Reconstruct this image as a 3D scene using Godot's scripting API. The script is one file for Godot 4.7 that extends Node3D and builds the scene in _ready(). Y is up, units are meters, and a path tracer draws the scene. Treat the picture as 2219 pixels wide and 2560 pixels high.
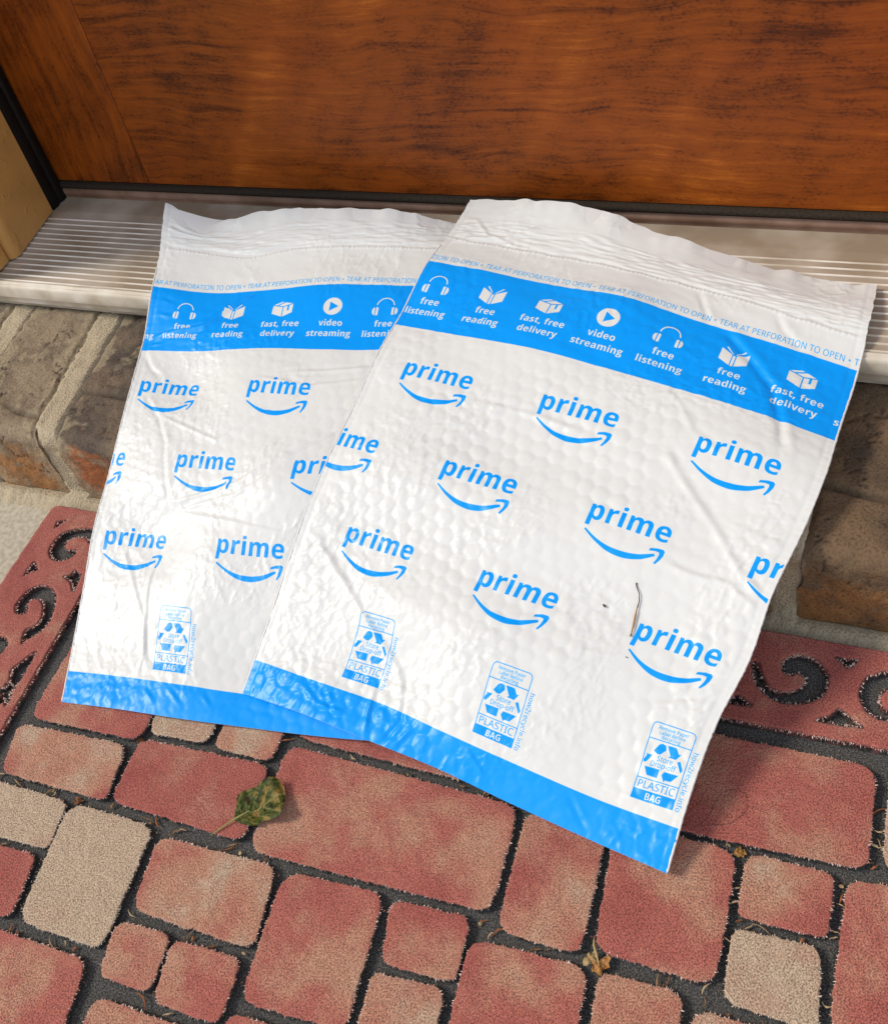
extends Node3D
# A doorstep: wooden door, ribbed threshold, brick step, moulded doormat and two padded mailers leaning on the step.
# y is up, metres; the concrete pad is y = 0, the door stands in the plane z = -0.04 and faces +z.

const GROUND_Y := 0.0
const MAT_TOP := 0.013
const GROOVE_Y := 0.0078
const BRICK_TOP := 0.083
const SILL_Y := 0.113

var rng := RandomNumberGenerator.new()
var n_soft := FastNoiseLite.new()     # smooth noise, frequency 1 (scale the arguments)
var n_ridge := FastNoiseLite.new()
var n_cell := FastNoiseLite.new()


func _ready() -> void:
	rng.seed = 7
	setup_noise()
	setup_view()
	setup_materials()
	build_ground()
	build_brick_step()
	build_threshold()
	build_door()
	build_frame()
	build_mat()
	build_mailers()
	build_leaf()
	build_litter()


func setup_noise() -> void:
	n_soft.noise_type = FastNoiseLite.TYPE_SIMPLEX_SMOOTH
	n_soft.frequency = 1.0
	n_soft.fractal_type = FastNoiseLite.FRACTAL_NONE
	n_soft.seed = 3
	n_ridge.noise_type = FastNoiseLite.TYPE_SIMPLEX_SMOOTH
	n_ridge.frequency = 1.0
	n_ridge.fractal_type = FastNoiseLite.FRACTAL_FBM
	n_ridge.fractal_octaves = 3
	n_ridge.seed = 11
	n_cell.noise_type = FastNoiseLite.TYPE_CELLULAR
	n_cell.frequency = 1.0
	n_cell.seed = 5


func setup_view() -> void:
	var cam := Camera3D.new()
	cam.name = "camera"
	cam.fov = 52.646
	cam.near = 0.02
	cam.far = 120.0
	cam.position = Vector3(0.75194, 0.60401, 0.67709)
	cam.rotation = Vector3(-0.826028, 0.541119, -0.263006)
	add_child(cam)
	cam.current = true

	var sky_mat := ProceduralSkyMaterial.new()
	sky_mat.sky_top_color = Color(0.72, 0.78, 0.86)
	sky_mat.sky_horizon_color = Color(0.93, 0.92, 0.90)
	sky_mat.sky_curve = 0.25
	sky_mat.ground_bottom_color = Color(0.40, 0.36, 0.31)
	sky_mat.ground_horizon_color = Color(0.55, 0.52, 0.47)
	sky_mat.sun_angle_max = 1.0
	var sky := Sky.new()
	sky.sky_material = sky_mat
	var env := Environment.new()
	env.background_mode = Environment.BG_SKY
	env.sky = sky
	env.background_energy_multiplier = 0.80
	env.tonemap_mode = Environment.TONE_MAPPER_LINEAR
	env.tonemap_exposure = 1.70
	env.sdfgi_enabled = true
	env.ssao_enabled = true
	env.ssil_enabled = true
	var we := WorldEnvironment.new()
	we.name = "environment"
	we.environment = env
	add_child(we)

	var sun := DirectionalLight3D.new()
	sun.name = "sun"
	sun.light_energy = 0.5
	sun.light_color = Color(1.0, 0.965, 0.91)
	sun.light_angular_distance = 14.0
	sun.shadow_enabled = true
	add_child(sun)
	sun.look_at_from_position(Vector3(-0.80, 0.78, 0.27), Vector3.ZERO, Vector3.UP)


# ---------------------------------------------------------------- helpers

func lin(r: float, g: float, b: float) -> Color:
	return Color(r, g, b).linear_to_srgb()


func top(o: Node3D, label: String, category: String, group := "") -> void:
	o.set_meta("label", label)
	o.set_meta("category", category)
	if group != "":
		o.set_meta("group", group)


func thing(called: String, label: String, category: String, at := Vector3.ZERO, group := "") -> Node3D:
	var o := Node3D.new()
	o.name = called
	o.position = at
	add_child(o, true)
	top(o, label, category, group)
	return o


func part(called: String, mesh: Mesh, mat: Material, parent: Node) -> MeshInstance3D:
	var m := MeshInstance3D.new()
	m.name = called
	m.mesh = mesh
	m.material_override = mat
	parent.add_child(m, true)
	return m


# One mesh from shared vertices; the normal of a triangle (a, b, c) is (c - a) x (b - a).
func commit(v: PackedVector3Array, idx: PackedInt32Array, uv := PackedVector2Array(), col := PackedColorArray()) -> ArrayMesh:
	var n := PackedVector3Array()
	n.resize(v.size())
	for t in range(0, idx.size(), 3):
		var a := idx[t]
		var b := idx[t + 1]
		var c := idx[t + 2]
		var f := (v[c] - v[a]).cross(v[b] - v[a])
		n[a] += f
		n[b] += f
		n[c] += f
	for i in n.size():
		n[i] = n[i].normalized() if n[i].length_squared() > 1e-24 else Vector3.UP
	var arr := []
	arr.resize(Mesh.ARRAY_MAX)
	arr[Mesh.ARRAY_VERTEX] = v
	arr[Mesh.ARRAY_NORMAL] = n
	arr[Mesh.ARRAY_INDEX] = idx
	if uv.size():
		arr[Mesh.ARRAY_TEX_UV] = uv
	if col.size():
		arr[Mesh.ARRAY_COLOR] = col
	var m := ArrayMesh.new()
	m.add_surface_from_arrays(Mesh.PRIMITIVE_TRIANGLES, arr)
	return m


# Triangles of a grid of rows x cols vertices that starts at vertex `first`; the normal is (down the rows) x (along a row).
func grid_index(idx: PackedInt32Array, rows: int, cols: int, first := 0) -> void:
	for i in rows - 1:
		for j in cols - 1:
			var a := first + i * cols + j
			idx.append(a)
			idx.append(a + 1)
			idx.append(a + cols)
			idx.append(a + 1)
			idx.append(a + cols + 1)
			idx.append(a + cols)


# A profile of (z, y) points swept along x. Points run so that the outside lies to the left of the walk (z to the right, y up: clockwise round the solid seen from +x).
func sweep_x(profile: Array, x0: float, x1: float, hard := false) -> ArrayMesh:
	var v := PackedVector3Array()
	var idx := PackedInt32Array()
	var pts := profile
	if hard:
		for k in pts.size() - 1:
			var f := v.size()
			for p in [pts[k], pts[k + 1]]:
				v.append(Vector3(x0, p.y, p.x))
				v.append(Vector3(x1, p.y, p.x))
			grid_index(idx, 2, 2, f)
	else:
		for p in pts:
			v.append(Vector3(x0, p.y, p.x))
			v.append(Vector3(x1, p.y, p.x))
		grid_index(idx, pts.size(), 2, 0)
	# end caps as fans
	for side in 2:
		var f := v.size()
		var mid := Vector2.ZERO
		for p in pts:
			mid += p
		mid /= pts.size()
		var x := x0 if side == 0 else x1
		v.append(Vector3(x, mid.y, mid.x))
		for p in pts:
			v.append(Vector3(x, p.y, p.x))
		for k in pts.size() - 1:
			idx.append(f)
			idx.append(f + 1 + k + (0 if side == 0 else 1))
			idx.append(f + 1 + k + (1 if side == 0 else 0))
	return commit(v, idx)


# A board lying in the plane of the door with chamfered front edges, its UVs running over the whole face.
func board(x0: float, x1: float, y0: float, y1: float, zb: float, zf: float, ch: float) -> ArrayMesh:
	var v := PackedVector3Array()
	var uv := PackedVector2Array()
	var idx := PackedInt32Array()
	var rings := [[0.0, zb], [0.0, zf - ch], [ch, zf]]
	var quad := func(a: Vector3, b: Vector3, c: Vector3, d: Vector3) -> void:
		var f := v.size()
		for p in [a, b, c, d]:
			v.append(p)
			uv.append(Vector2((p.x - x0) / (x1 - x0), (y1 - p.y) / (y1 - y0)))
		for k in [0, 1, 3, 1, 2, 3]:
			idx.append(f + k)
	var ring := func(r: Array) -> Array:
		var i: float = r[0]
		var z: float = r[1]
		return [Vector3(x0 + i, y1 - i, z), Vector3(x1 - i, y1 - i, z), Vector3(x1 - i, y0 + i, z), Vector3(x0 + i, y0 + i, z)]
	for k in 2:
		var a: Array = ring.call(rings[k])
		var b: Array = ring.call(rings[k + 1])
		for e in 4:
			quad.call(a[e], a[(e + 1) % 4], b[(e + 1) % 4], b[e])
	var c: Array = ring.call(rings[2])
	quad.call(c[0], c[1], c[2], c[3])
	return commit(v, idx, uv)


# A tube through points with a radius at each.
func tube(pts: Array, radii: Array, sides := 6) -> ArrayMesh:
	var v := PackedVector3Array()
	var idx := PackedInt32Array()
	for i in pts.size():
		var a: Vector3 = pts[maxi(i - 1, 0)]
		var b: Vector3 = pts[mini(i + 1, pts.size() - 1)]
		var t := (b - a).normalized()
		var s := t.cross(Vector3.UP if absf(t.y) < 0.9 else Vector3.RIGHT).normalized()
		var w := s.cross(t)
		for k in sides + 1:
			var ang := TAU * k / sides
			v.append(pts[i] + (s * cos(ang) + w * sin(ang)) * radii[i])
	grid_index(idx, pts.size(), sides + 1)
	for e in 2:
		var f := v.size()
		var row := 0 if e == 0 else (pts.size() - 1) * (sides + 1)
		v.append(pts[0] if e == 0 else pts[-1])
		for k in sides:
			idx.append(f)
			idx.append(row + k + (1 if e == 0 else 0))
			idx.append(row + k + (0 if e == 0 else 1))
	return commit(v, idx)


func sm(a: float, b: float, x: float) -> float:
	var t := clampf((x - a) / (b - a), 0.0, 1.0)
	return t * t * (3.0 - 2.0 * t)


# ---------------------------------------------------------------- materials

var mats := {}


func noise_tex(freq: float, octaves: int, sd: int, colors: Array, size := 512, kind := FastNoiseLite.TYPE_SIMPLEX_SMOOTH, normalised := true) -> NoiseTexture2D:
	var f := FastNoiseLite.new()
	f.noise_type = kind
	f.frequency = freq
	f.seed = sd
	f.fractal_type = FastNoiseLite.FRACTAL_FBM
	f.fractal_octaves = octaves
	var t := NoiseTexture2D.new()
	t.width = size
	t.height = size
	t.seamless = true
	t.normalize = normalised
	t.noise = f
	if colors.size():
		var g := Gradient.new()
		var off := PackedFloat32Array()
		var cs := PackedColorArray()
		for c in colors:
			off.append(c[0])
			cs.append(c[1])
		g.offsets = off
		g.colors = cs
		t.color_ramp = g
	return t


func grey(v: float) -> Color:
	return Color(v, v, v)


func surf(color: Color, rough: float, metal := 0.0) -> StandardMaterial3D:
	var m := StandardMaterial3D.new()
	m.albedo_color = color
	m.roughness = rough
	m.metallic = metal
	return m


func triplanar(m: StandardMaterial3D, per_metre: float) -> void:
	m.uv1_triplanar = true
	m.uv1_world_triplanar = true
	m.uv1_scale = Vector3.ONE * per_metre


func bump(m: StandardMaterial3D, t: Texture2D, cm: float) -> void:
	m.heightmap_enabled = true
	m.heightmap_texture = t
	m.heightmap_scale = cm


func setup_materials() -> void:
	var grain := noise_tex(0.11, 3, 21, [[0.0, grey(0.62)], [0.45, grey(0.86)], [1.0, grey(1.0)]])
	var grain_h := noise_tex(0.11, 3, 21, [])
	var felt := noise_tex(0.16, 4, 33, [[0.15, grey(0.50)], [0.5, grey(0.86)], [0.75, grey(1.0)]], 768)
	var felt_h := noise_tex(0.16, 4, 33, [], 768)
	var pits := noise_tex(0.03, 4, 41, [[0.0, grey(0.0)], [0.32, grey(0.45)], [0.5, grey(0.85)], [1.0, grey(1.0)]], 768)
	var pit_c := noise_tex(0.09, 5, 45, [[0.12, grey(0.55)], [0.34, grey(0.84)], [0.6, grey(0.93)], [1.0, grey(1.0)]], 768)

	var m := surf(lin(0.53, 0.475, 0.375), 0.92)
	m.albedo_texture = noise_tex(0.10, 5, 51, [[0.2, Color(0.86, 0.85, 0.83)], [0.5, Color(0.94, 0.93, 0.92)], [0.8, grey(1.0)]], 768)
	triplanar(m, 2.2)
	bump(m, grain_h, 0.008)
	mats.concrete = m

	m = surf(Color.WHITE, 0.94)
	m.vertex_color_use_as_albedo = true
	m.albedo_texture = pit_c
	triplanar(m, 5.5)
	bump(m, pits, 0.05)
	mats.brick = m

	m = surf(lin(0.58, 0.47, 0.315), 0.96)
	m.albedo_texture = grain
	triplanar(m, 8.0)
	bump(m, grain_h, 0.09)
	mats.mortar = m

	m = surf(Color.WHITE, 0.95)
	m.vertex_color_use_as_albedo = true
	m.albedo_texture = felt
	triplanar(m, 6.0)
	bump(m, felt_h, 0.05)
	m.rim_enabled = true
	m.rim = 0.25
	m.rim_tint = 0.6
	mats.felt = m

	m = surf(lin(0.160, 0.150, 0.138), 0.95)
	m.albedo_texture = noise_tex(0.2, 3, 61, [[0.2, grey(0.38)], [0.5, grey(0.68)], [0.8, grey(1.0)]], 512)
	triplanar(m, 7.0)
	bump(m, felt_h, 0.06)
	mats.rubber = m

	var scuff := noise_tex(0.006, 5, 71, [[0.2, Color(0.78, 0.74, 0.68)], [0.5, Color(0.90, 0.88, 0.85)], [0.8, grey(1.0)]], 768)
	m = surf(lin(0.50, 0.43, 0.355), 0.72)
	m.albedo_texture = scuff
	triplanar(m, 2.0)
	mats.plate = m
	m = surf(lin(0.90, 0.85, 0.77), 0.6)
	m.albedo_texture = scuff
	triplanar(m, 2.6)
	mats.rib = m
	m = surf(lin(0.78, 0.72, 0.63), 0.6)
	m.albedo_texture = scuff
	triplanar(m, 3.1)
	mats.nosing = m

	m = surf(lin(0.009, 0.008, 0.007), 0.5)
	m.metallic_specular = 0.3
	m.albedo_texture = scuff
	triplanar(m, 6.0)
	mats.rubber_seal = m
	m = surf(lin(0.050, 0.038, 0.028), 0.8)
	m.metallic_specular = 0.2
	m.albedo_texture = grain
	triplanar(m, 6.0)
	bump(m, grain_h, 0.03)
	mats.sweep = m
	m = surf(lin(0.29, 0.175, 0.125), 0.7)
	m.albedo_texture = scuff
	triplanar(m, 5.0)
	mats.lip = m

	m = surf(lin(0.58, 0.315, 0.095), 0.40)
	m.albedo_texture = noise_tex(0.015, 5, 81, [[0.2, grey(0.93)], [0.6, grey(0.98)], [1.0, grey(1.0)]], 512)
	triplanar(m, 3.0)
	bump(m, noise_tex(0.03, 3, 83, [[0.0, grey(0.0)], [0.72, grey(0.1)], [0.85, grey(1.0)]]), 0.05)
	mats.jamb = m

	m = surf(lin(0.46, 0.30, 0.22), 0.9)
	m.albedo_texture = grain
	triplanar(m, 3.0)
	mats.wall = m


# ---------------------------------------------------------------- ground and step

func build_ground() -> void:
	var p := PlaneMesh.new()
	p.size = Vector2(40, 40)
	var g := part("ground", p, mats.concrete, self)
	g.position = Vector3(0.4, GROUND_Y, 10.0)
	g.set_meta("kind", "structure")
	g.set_meta("label", "pale concrete pad in front of the brick step")


# One step brick. The outline in plan is back-left, back-right, front-right, front-left as (x, z); the top edge at the front is worn round.
func brick_mesh(q: Array, y0: float, y1: float, sd: float, c_top: Color, c_dark: Color, c_face: Color, ledge: float) -> ArrayMesh:
	var v := PackedVector3Array()
	var col := PackedColorArray()
	var idx := PackedInt32Array()
	# profile: (share of the depth, height, outward push), from the back at the bottom over the top to the front at the bottom
	var prof := []
	prof.append(Vector2(0.0, y0))
	prof.append(Vector2(0.0, y1 - 0.004))
	prof.append(Vector2(0.008, y1))
	var nz := 100
	var rr := 0.014
	for k in nz:
		prof.append(Vector2(0.012 + (1.0 - 0.012 - 0.085) * (k + 1.0) / nz, y1))
	for k in 12:
		var a := PI / 2.0 * (k + 1) / 12.0
		prof.append(Vector2(0.915 + 0.085 * sin(a), y1 - rr * (1.0 - cos(a))))
	for k in 26:
		prof.append(Vector2(1.0 - 0.02 * (k + 1) / 26.0, lerpf(y1 - rr, y0, (k + 1.0) / 26.0)))
	var nx := 110
	for i in prof.size():
		var pr: Vector2 = prof[i]
		for j in nx + 1:
			var s := float(j) / nx
			var bl: Vector2 = (q[0] as Vector2).lerp(q[1], s)
			var fl: Vector2 = (q[3] as Vector2).lerp(q[2], s)
			var p2 := bl.lerp(fl, pr.x)
			var e := minf(s, 1.0 - s) * (q[1] as Vector2).distance_to(q[0])
			var y := pr.y - 0.0025 * (1.0 - sm(0.0, 0.005, e)) * (1.0 if pr.y > y0 + 0.01 else 0.0)
			var endness := 1.0 - sm(0.0, 0.02, e)
			var p := Vector3(p2.x + endness * 0.0035 * n_ridge.get_noise_3d(p2.y * 38.0, pr.y * 38.0, sd + s * 4.0), y, p2.y)
			var d := 0.0016 * n_ridge.get_noise_3d(p.x * 22.0 + sd, p.y * 22.0, p.z * 22.0) + 0.0008 * n_ridge.get_noise_3d(p.x * 90.0, p.y * 90.0 + sd, p.z * 90.0)
			var ck := absf(n_ridge.get_noise_3d(p.x * 34.0 + sd, p.y * 34.0, p.z * 46.0))
			var crack := sm(0.055, 0.0, ck) * sm(0.05, 0.35, n_soft.get_noise_3d(p.x * 21.0, p.y * 21.0, p.z * 21.0 + sd))
			d -= 0.0016 * crack
			var joint := 0.0
			if i > 2:
				var wob := 0.010 * n_soft.get_noise_2d(p.x * 9.0 + sd, 4.0)
				var gap := absf(p.z - (ledge + wob))
				var broken := sm(-0.15, 0.35, n_soft.get_noise_2d(p.x * 14.0, sd * 3.1))
				joint = exp(-pow(gap / 0.0024, 2.0)) * maxf(0.25 + 0.75 * broken, 0.9 if sd > 8.0 and sd < 9.0 else 0.0)
				d -= 0.0035 * joint
				d -= 0.0014 * sm(ledge + wob - 0.002, ledge + wob + 0.002, p.z) * broken
				var up := sm(0.90, 0.985, pr.x)
				p += Vector3(0, 1.0 - up, up).normalized() * d
			v.append(p)
			# weathering: dark grime in ragged patches over the top, the bare fired clay on the face
			var g1 := n_ridge.get_noise_3d(p.x * 16.0 + sd, p.z * 16.0, sd)
			var g2 := n_ridge.get_noise_3d(p.x * 45.0 - sd, p.z * 45.0, p.y * 45.0)
			var c := c_top.lerp(c_dark, clampf(0.35 + g1 * 1.1 + g2 * 0.5, 0.0, 1.0))
			var bare := sm(-0.10, 0.16, (y1 - 0.020 - pr.y) * 14.0 + 0.55 * g2 + 0.35 * g1) if pr.x > 0.9 else 0.0
			c = c.lerp(c_face.lerp(c_dark, clampf(0.12 + g2 * 0.7, 0.0, 0.6)), bare)
			# sandy mortar smeared over the brick beside the joints, ragged
			c = c.lerp(Color(0.42, 0.33, 0.21), 0.7 * sm(0.25, 0.6, (1.0 - sm(0.0, 0.022, e)) + 1.1 * g2 + 0.6 * g1 - (0.65 if sd > 10.0 else 0.25 if sd > 8.0 else 0.0)))
			c = c.lerp(Color(0.030, 0.022, 0.016), 0.75 * clampf(crack + 0.6 * joint, 0.0, 1.0))
			col.append(c)
	grid_index(idx, prof.size(), nx + 1)
	# flip: rows run back -> front (+z), columns +x; (row) x (col) = z x x = +y, as wanted
	# sides
	for side in 2:
		var f := v.size()
		var mid := Vector3.ZERO
		var ring := []
		for i in prof.size():
			var k := i * (nx + 1) + (0 if side == 0 else nx)
			ring.append(k)
			mid += v[k]
		mid /= ring.size()
		v.append(Vector3(mid.x, y0, mid.z))
		col.append(c_dark)
		for k in ring:
			v.append(v[k])
			col.append(col[k])
		for i in ring.size() - 1:
			idx.append(f)
			idx.append(f + 1 + i + (0 if side == 0 else 1))
			idx.append(f + 1 + i + (1 if side == 0 else 0))
	return commit(v, idx, PackedVector2Array(), col)


func build_brick_step() -> void:
	var step := thing("brick_step", "weathered brown brick step with sandy mortar joints under the door sill", "step", Vector3(0, 0, 0))
	var zb := 0.070
	var zf := 0.252
	var bricks := [
		# back-left x, back-right x, front-right x, front-left x, top, dark, face, ledge z
		[-0.175, 0.001, 0.031, -0.150, Color(0.250, 0.190, 0.128), Color(0.114, 0.085, 0.060), Color(0.447, 0.208, 0.076), 0.215],
		[0.0225, 0.098, 0.134, 0.052, Color(0.333, 0.248, 0.159), Color(0.186, 0.136, 0.089), Color(0.447, 0.204, 0.072), 0.224],
		[0.121, 0.326, 0.330, 0.154, Color(0.204, 0.144, 0.095), Color(0.079, 0.060, 0.048), Color(0.482, 0.172, 0.061), 0.198],
		[0.338, 0.527, 0.529, 0.342, Color(0.174, 0.112, 0.066), Color(0.077, 0.055, 0.038), Color(0.353, 0.150, 0.048), 0.205],
		[0.539, 0.724, 0.722, 0.541, Color(0.174, 0.112, 0.064), Color(0.084, 0.058, 0.039), Color(0.339, 0.150, 0.048), 0.200],
		[0.738, 0.935, 0.936, 0.7375, Color(0.193, 0.121, 0.064), Color(0.093, 0.063, 0.040), Color(0.353, 0.156, 0.050), 0.196],
		[0.947, 1.140, 1.140, 0.948, Color(0.174, 0.112, 0.064), Color(0.084, 0.058, 0.039), Color(0.353, 0.150, 0.048), 0.203],
	]
	var k := 0
	for b in bricks:
		var tilt := -0.003 if k == 2 else 0.0006 * ((k * 7) % 3 - 1)
		part("brick", brick_mesh([Vector2(b[0], zb), Vector2(b[1], zb), Vector2(b[2], zf), Vector2(b[3], zf)], 0.006, BRICK_TOP + tilt, 3.7 * k + 1.3, b[4], b[5], b[6], b[7]), mats.brick, step)
		k += 1
	# mortar bed and joints: one sandy body a few millimetres behind the brick faces
	var v := PackedVector3Array()
	var idx := PackedInt32Array()
	var prof := [Vector2(zb - 0.004, 0.001), Vector2(zb - 0.004, BRICK_TOP - 0.0008)]
	for i in 46:
		prof.append(Vector2(lerpf(zb, zf - 0.016, (i + 1) / 46.0), BRICK_TOP - 0.0008))
	for i in 8:
		var a := PI / 2.0 * (i + 1) / 8.0
		prof.append(Vector2(zf - 0.016 + 0.013 * sin(a), BRICK_TOP - 0.0008 - 0.0152 * (1.0 - cos(a))))
	for i in 16:
		prof.append(Vector2(zf - 0.004, lerpf(BRICK_TOP - 0.016, 0.010, (i + 1) / 16.0)))
	# the fillet of mortar where the face meets the pad
	prof.append(Vector2(zf + 0.001, 0.0095))
	prof.append(Vector2(zf + 0.006, 0.0065))
	prof.append(Vector2(zf + 0.011, 0.003))
	prof.append(Vector2(zf + 0.0155, -0.002))
	var nx := 620
	for i in prof.size():
		var p: Vector2 = prof[i]
		for j in nx + 1:
			var x := lerpf(-0.17, 1.135, float(j) / nx)
			var q := Vector3(x, p.y, p.x)
			var d := 0.0022 * n_ridge.get_noise_3d(q.x * 40.0, q.y * 40.0, q.z * 40.0) + 0.0012 * n_soft.get_noise_3d(q.x * 160.0, q.y * 160.0, q.z * 160.0)
			# under the bricks the bed lies lower
			var deep := 0.0
			for b in bricks:
				var sz := clampf((q.z - zb) / (zf - zb), 0.0, 1.0)
				deep = maxf(deep, sm(0.0005, 0.0035, minf(x - lerpf(b[0], b[3], sz), lerpf(b[1], b[2], sz) - x)))
			var fillet := 1.0 if i >= prof.size() - 4 else 0.0
			q += Vector3(0, 0.8, 0.6) * (d - (0.001 + 0.009 * deep) * (1.0 - fillet))
			v.append(q)
	grid_index(idx, prof.size(), nx + 1)
	part("mortar", commit(v, idx), mats.mortar, step)


# ---------------------------------------------------------------- threshold

func build_threshold() -> void:
	var t := thing("door_threshold", "ribbed aluminium door threshold with pale front nosing", "threshold", Vector3.ZERO)
	var x0 := -0.06
	var x1 := 0.95
	part("plate", sweep_x([Vector2(-0.062, 0.085), Vector2(-0.062, 0.1118), Vector2(-0.0365, 0.1122), Vector2(-0.012, 0.1130), Vector2(-0.0035, 0.1122), Vector2(0.0975, 0.1120), Vector2(0.0975, 0.085)], x0, x1, true), mats.plate, t)
	for k in 13:
		var z := 0.008 * k
		part("rib", sweep_x([Vector2(z - 0.0008, 0.1119), Vector2(z - 0.0007, 0.1127), Vector2(z - 0.0003, 0.1130), Vector2(z + 0.0003, 0.1130), Vector2(z + 0.0007, 0.1127), Vector2(z + 0.0009, 0.1119)], x0, x1), mats.rib, t)
	part("nosing", sweep_x([Vector2(0.0976, 0.090), Vector2(0.0976, 0.1120), Vector2(0.0985, 0.1131), Vector2(0.0998, 0.1134), Vector2(0.1008, 0.1128), Vector2(0.1014, 0.1117), Vector2(0.1024, 0.1118), Vector2(0.1040, 0.1110), Vector2(0.1049, 0.1088), Vector2(0.1053, 0.1040), Vector2(0.1053, 0.0995), Vector2(0.1040, 0.0982), Vector2(0.1005, 0.0980), Vector2(0.1005, 0.090)], x0, x1), mats.nosing, t)
	part("rear_lip", sweep_x([Vector2(-0.060, 0.1119), Vector2(-0.060, 0.1255), Vector2(-0.0440, 0.1253), Vector2(-0.0385, 0.1235), Vector2(-0.0362, 0.1200), Vector2(-0.0358, 0.1165), Vector2(-0.0372, 0.1160), Vector2(-0.0372, 0.1119)], x0, x1), mats.lip, t)


# ---------------------------------------------------------------- door

# Stained, varnished boards: u runs along the grain. The pores and the blotches are what the stain shows; the slanted bands are painted reflections.
func wood_image(w: int, h: int, length: float, width: float, sd: int, along_x: bool) -> ImageTexture:
	var n := FastNoiseLite.new()
	n.frequency = 1.0
	n.seed = sd
	n.noise_type = FastNoiseLite.TYPE_SIMPLEX_SMOOTH
	var fb := FastNoiseLite.new()
	fb.frequency = 1.0
	fb.seed = sd + 1
	fb.noise_type = FastNoiseLite.TYPE_SIMPLEX_SMOOTH
	fb.fractal_type = FastNoiseLite.FRACTAL_FBM
	fb.fractal_octaves = 4
	var data := PackedByteArray()
	data.resize(w * h * 3)
	var dark := Vector3(62, 27, 8)
	var mid := Vector3(139, 68, 17)
	var light := Vector3(204, 114, 37)
	var red := Vector3(150, 64, 28)
	var at := 0
	for j in h:
		for i in w:
			var a := (float(i) / w if along_x else float(j) / h) * length
			var b := (float(j) / h if along_x else float(i) / w) * width
			var warp := n.get_noise_2d(a * 2.6, b * 5.0)
			var bb := b + 0.016 * warp + 0.004 * n.get_noise_2d(a * 7.0 + 9.0, b * 9.0)
			# growth rings cut flat: thin darker late-wood lines, drifting and fading
			var ring := 0.5 + 0.5 * sin(bb * 210.0 + 4.0 * n.get_noise_2d(a * 1.5, bb * 12.0))
			ring = pow(ring, 9.0) * sm(-0.1, 0.6, n.get_noise_2d(a * 5.0 - 7.0, bb * 26.0))
			var fine := fb.get_noise_2d(a * 30.0, bb * 520.0)
			var streak := fb.get_noise_2d(a * 4.0 + 40.0, bb * 130.0)
			var blotch := fb.get_noise_2d(a * 30.0 + 3.0, b * 44.0)
			# slanted bands over the grain: varnish reflections painted in as wood flame
			var sheen_bands := n.get_noise_2d(a * 9.0 + b * 5.0, b * 1.6 + 5.0) * 0.65 + n.get_noise_2d(a * 4.0 - b * 2.0, b * 4.0 + 2.0) * 0.55
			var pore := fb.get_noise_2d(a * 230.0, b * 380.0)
			var t := 0.47 + 0.34 * sheen_bands + 0.10 * blotch + 0.14 * fine + 0.16 * streak - 0.20 * ring
			t -= 0.14 * sm(0.08, 0.40, pore) * (0.35 + 0.65 * sm(-0.3, 0.3, -blotch - 0.4 * sheen_bands))
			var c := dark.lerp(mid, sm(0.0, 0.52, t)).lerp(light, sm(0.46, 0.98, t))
			c = c.lerp(red, 0.18 * sm(0.0, 0.7, n.get_noise_2d(a * 5.0 + 30.0, b * 8.0)))
			data[at] = int(clampf(c.x, 0, 255))
			data[at + 1] = int(clampf(c.y, 0, 255))
			data[at + 2] = int(clampf(c.z, 0, 255))
			at += 3
	return ImageTexture.create_from_image(Image.create_from_data(w, h, false, Image.FORMAT_RGB8, data))


func wood(tex: Texture2D) -> StandardMaterial3D:
	var m := surf(Color.WHITE, 0.42)
	m.albedo_texture = tex
	m.metallic_specular = 0.34
	bump(m, tex, 0.004)
	return m


func build_door() -> void:
	var d := thing("wooden_door", "red-brown varnished wooden front door standing shut above the threshold", "door", Vector3.ZERO)
	var yb := 0.1290
	var zf := -0.0400
	var zb := -0.0840
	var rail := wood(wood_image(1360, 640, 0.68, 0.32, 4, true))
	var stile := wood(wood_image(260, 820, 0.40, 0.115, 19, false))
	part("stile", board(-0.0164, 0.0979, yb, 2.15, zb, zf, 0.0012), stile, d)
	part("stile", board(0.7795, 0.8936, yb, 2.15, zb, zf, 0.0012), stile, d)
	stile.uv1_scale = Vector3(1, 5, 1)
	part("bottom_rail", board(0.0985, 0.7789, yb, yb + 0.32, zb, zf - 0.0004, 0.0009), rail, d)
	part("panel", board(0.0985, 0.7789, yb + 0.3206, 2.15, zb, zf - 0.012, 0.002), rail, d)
	# brush strip under the door
	var prof := [Vector2(-0.080, 0.1258), Vector2(-0.080, 0.1289), Vector2(-0.0418, 0.1289), Vector2(-0.0372, 0.1286), Vector2(-0.0352, 0.1270), Vector2(-0.0350, 0.1248), Vector2(-0.0362, 0.1232), Vector2(-0.0378, 0.1258)]
	part("door_sweep", sweep_x(prof, -0.0164, 0.8936), mats.sweep, d)


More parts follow.
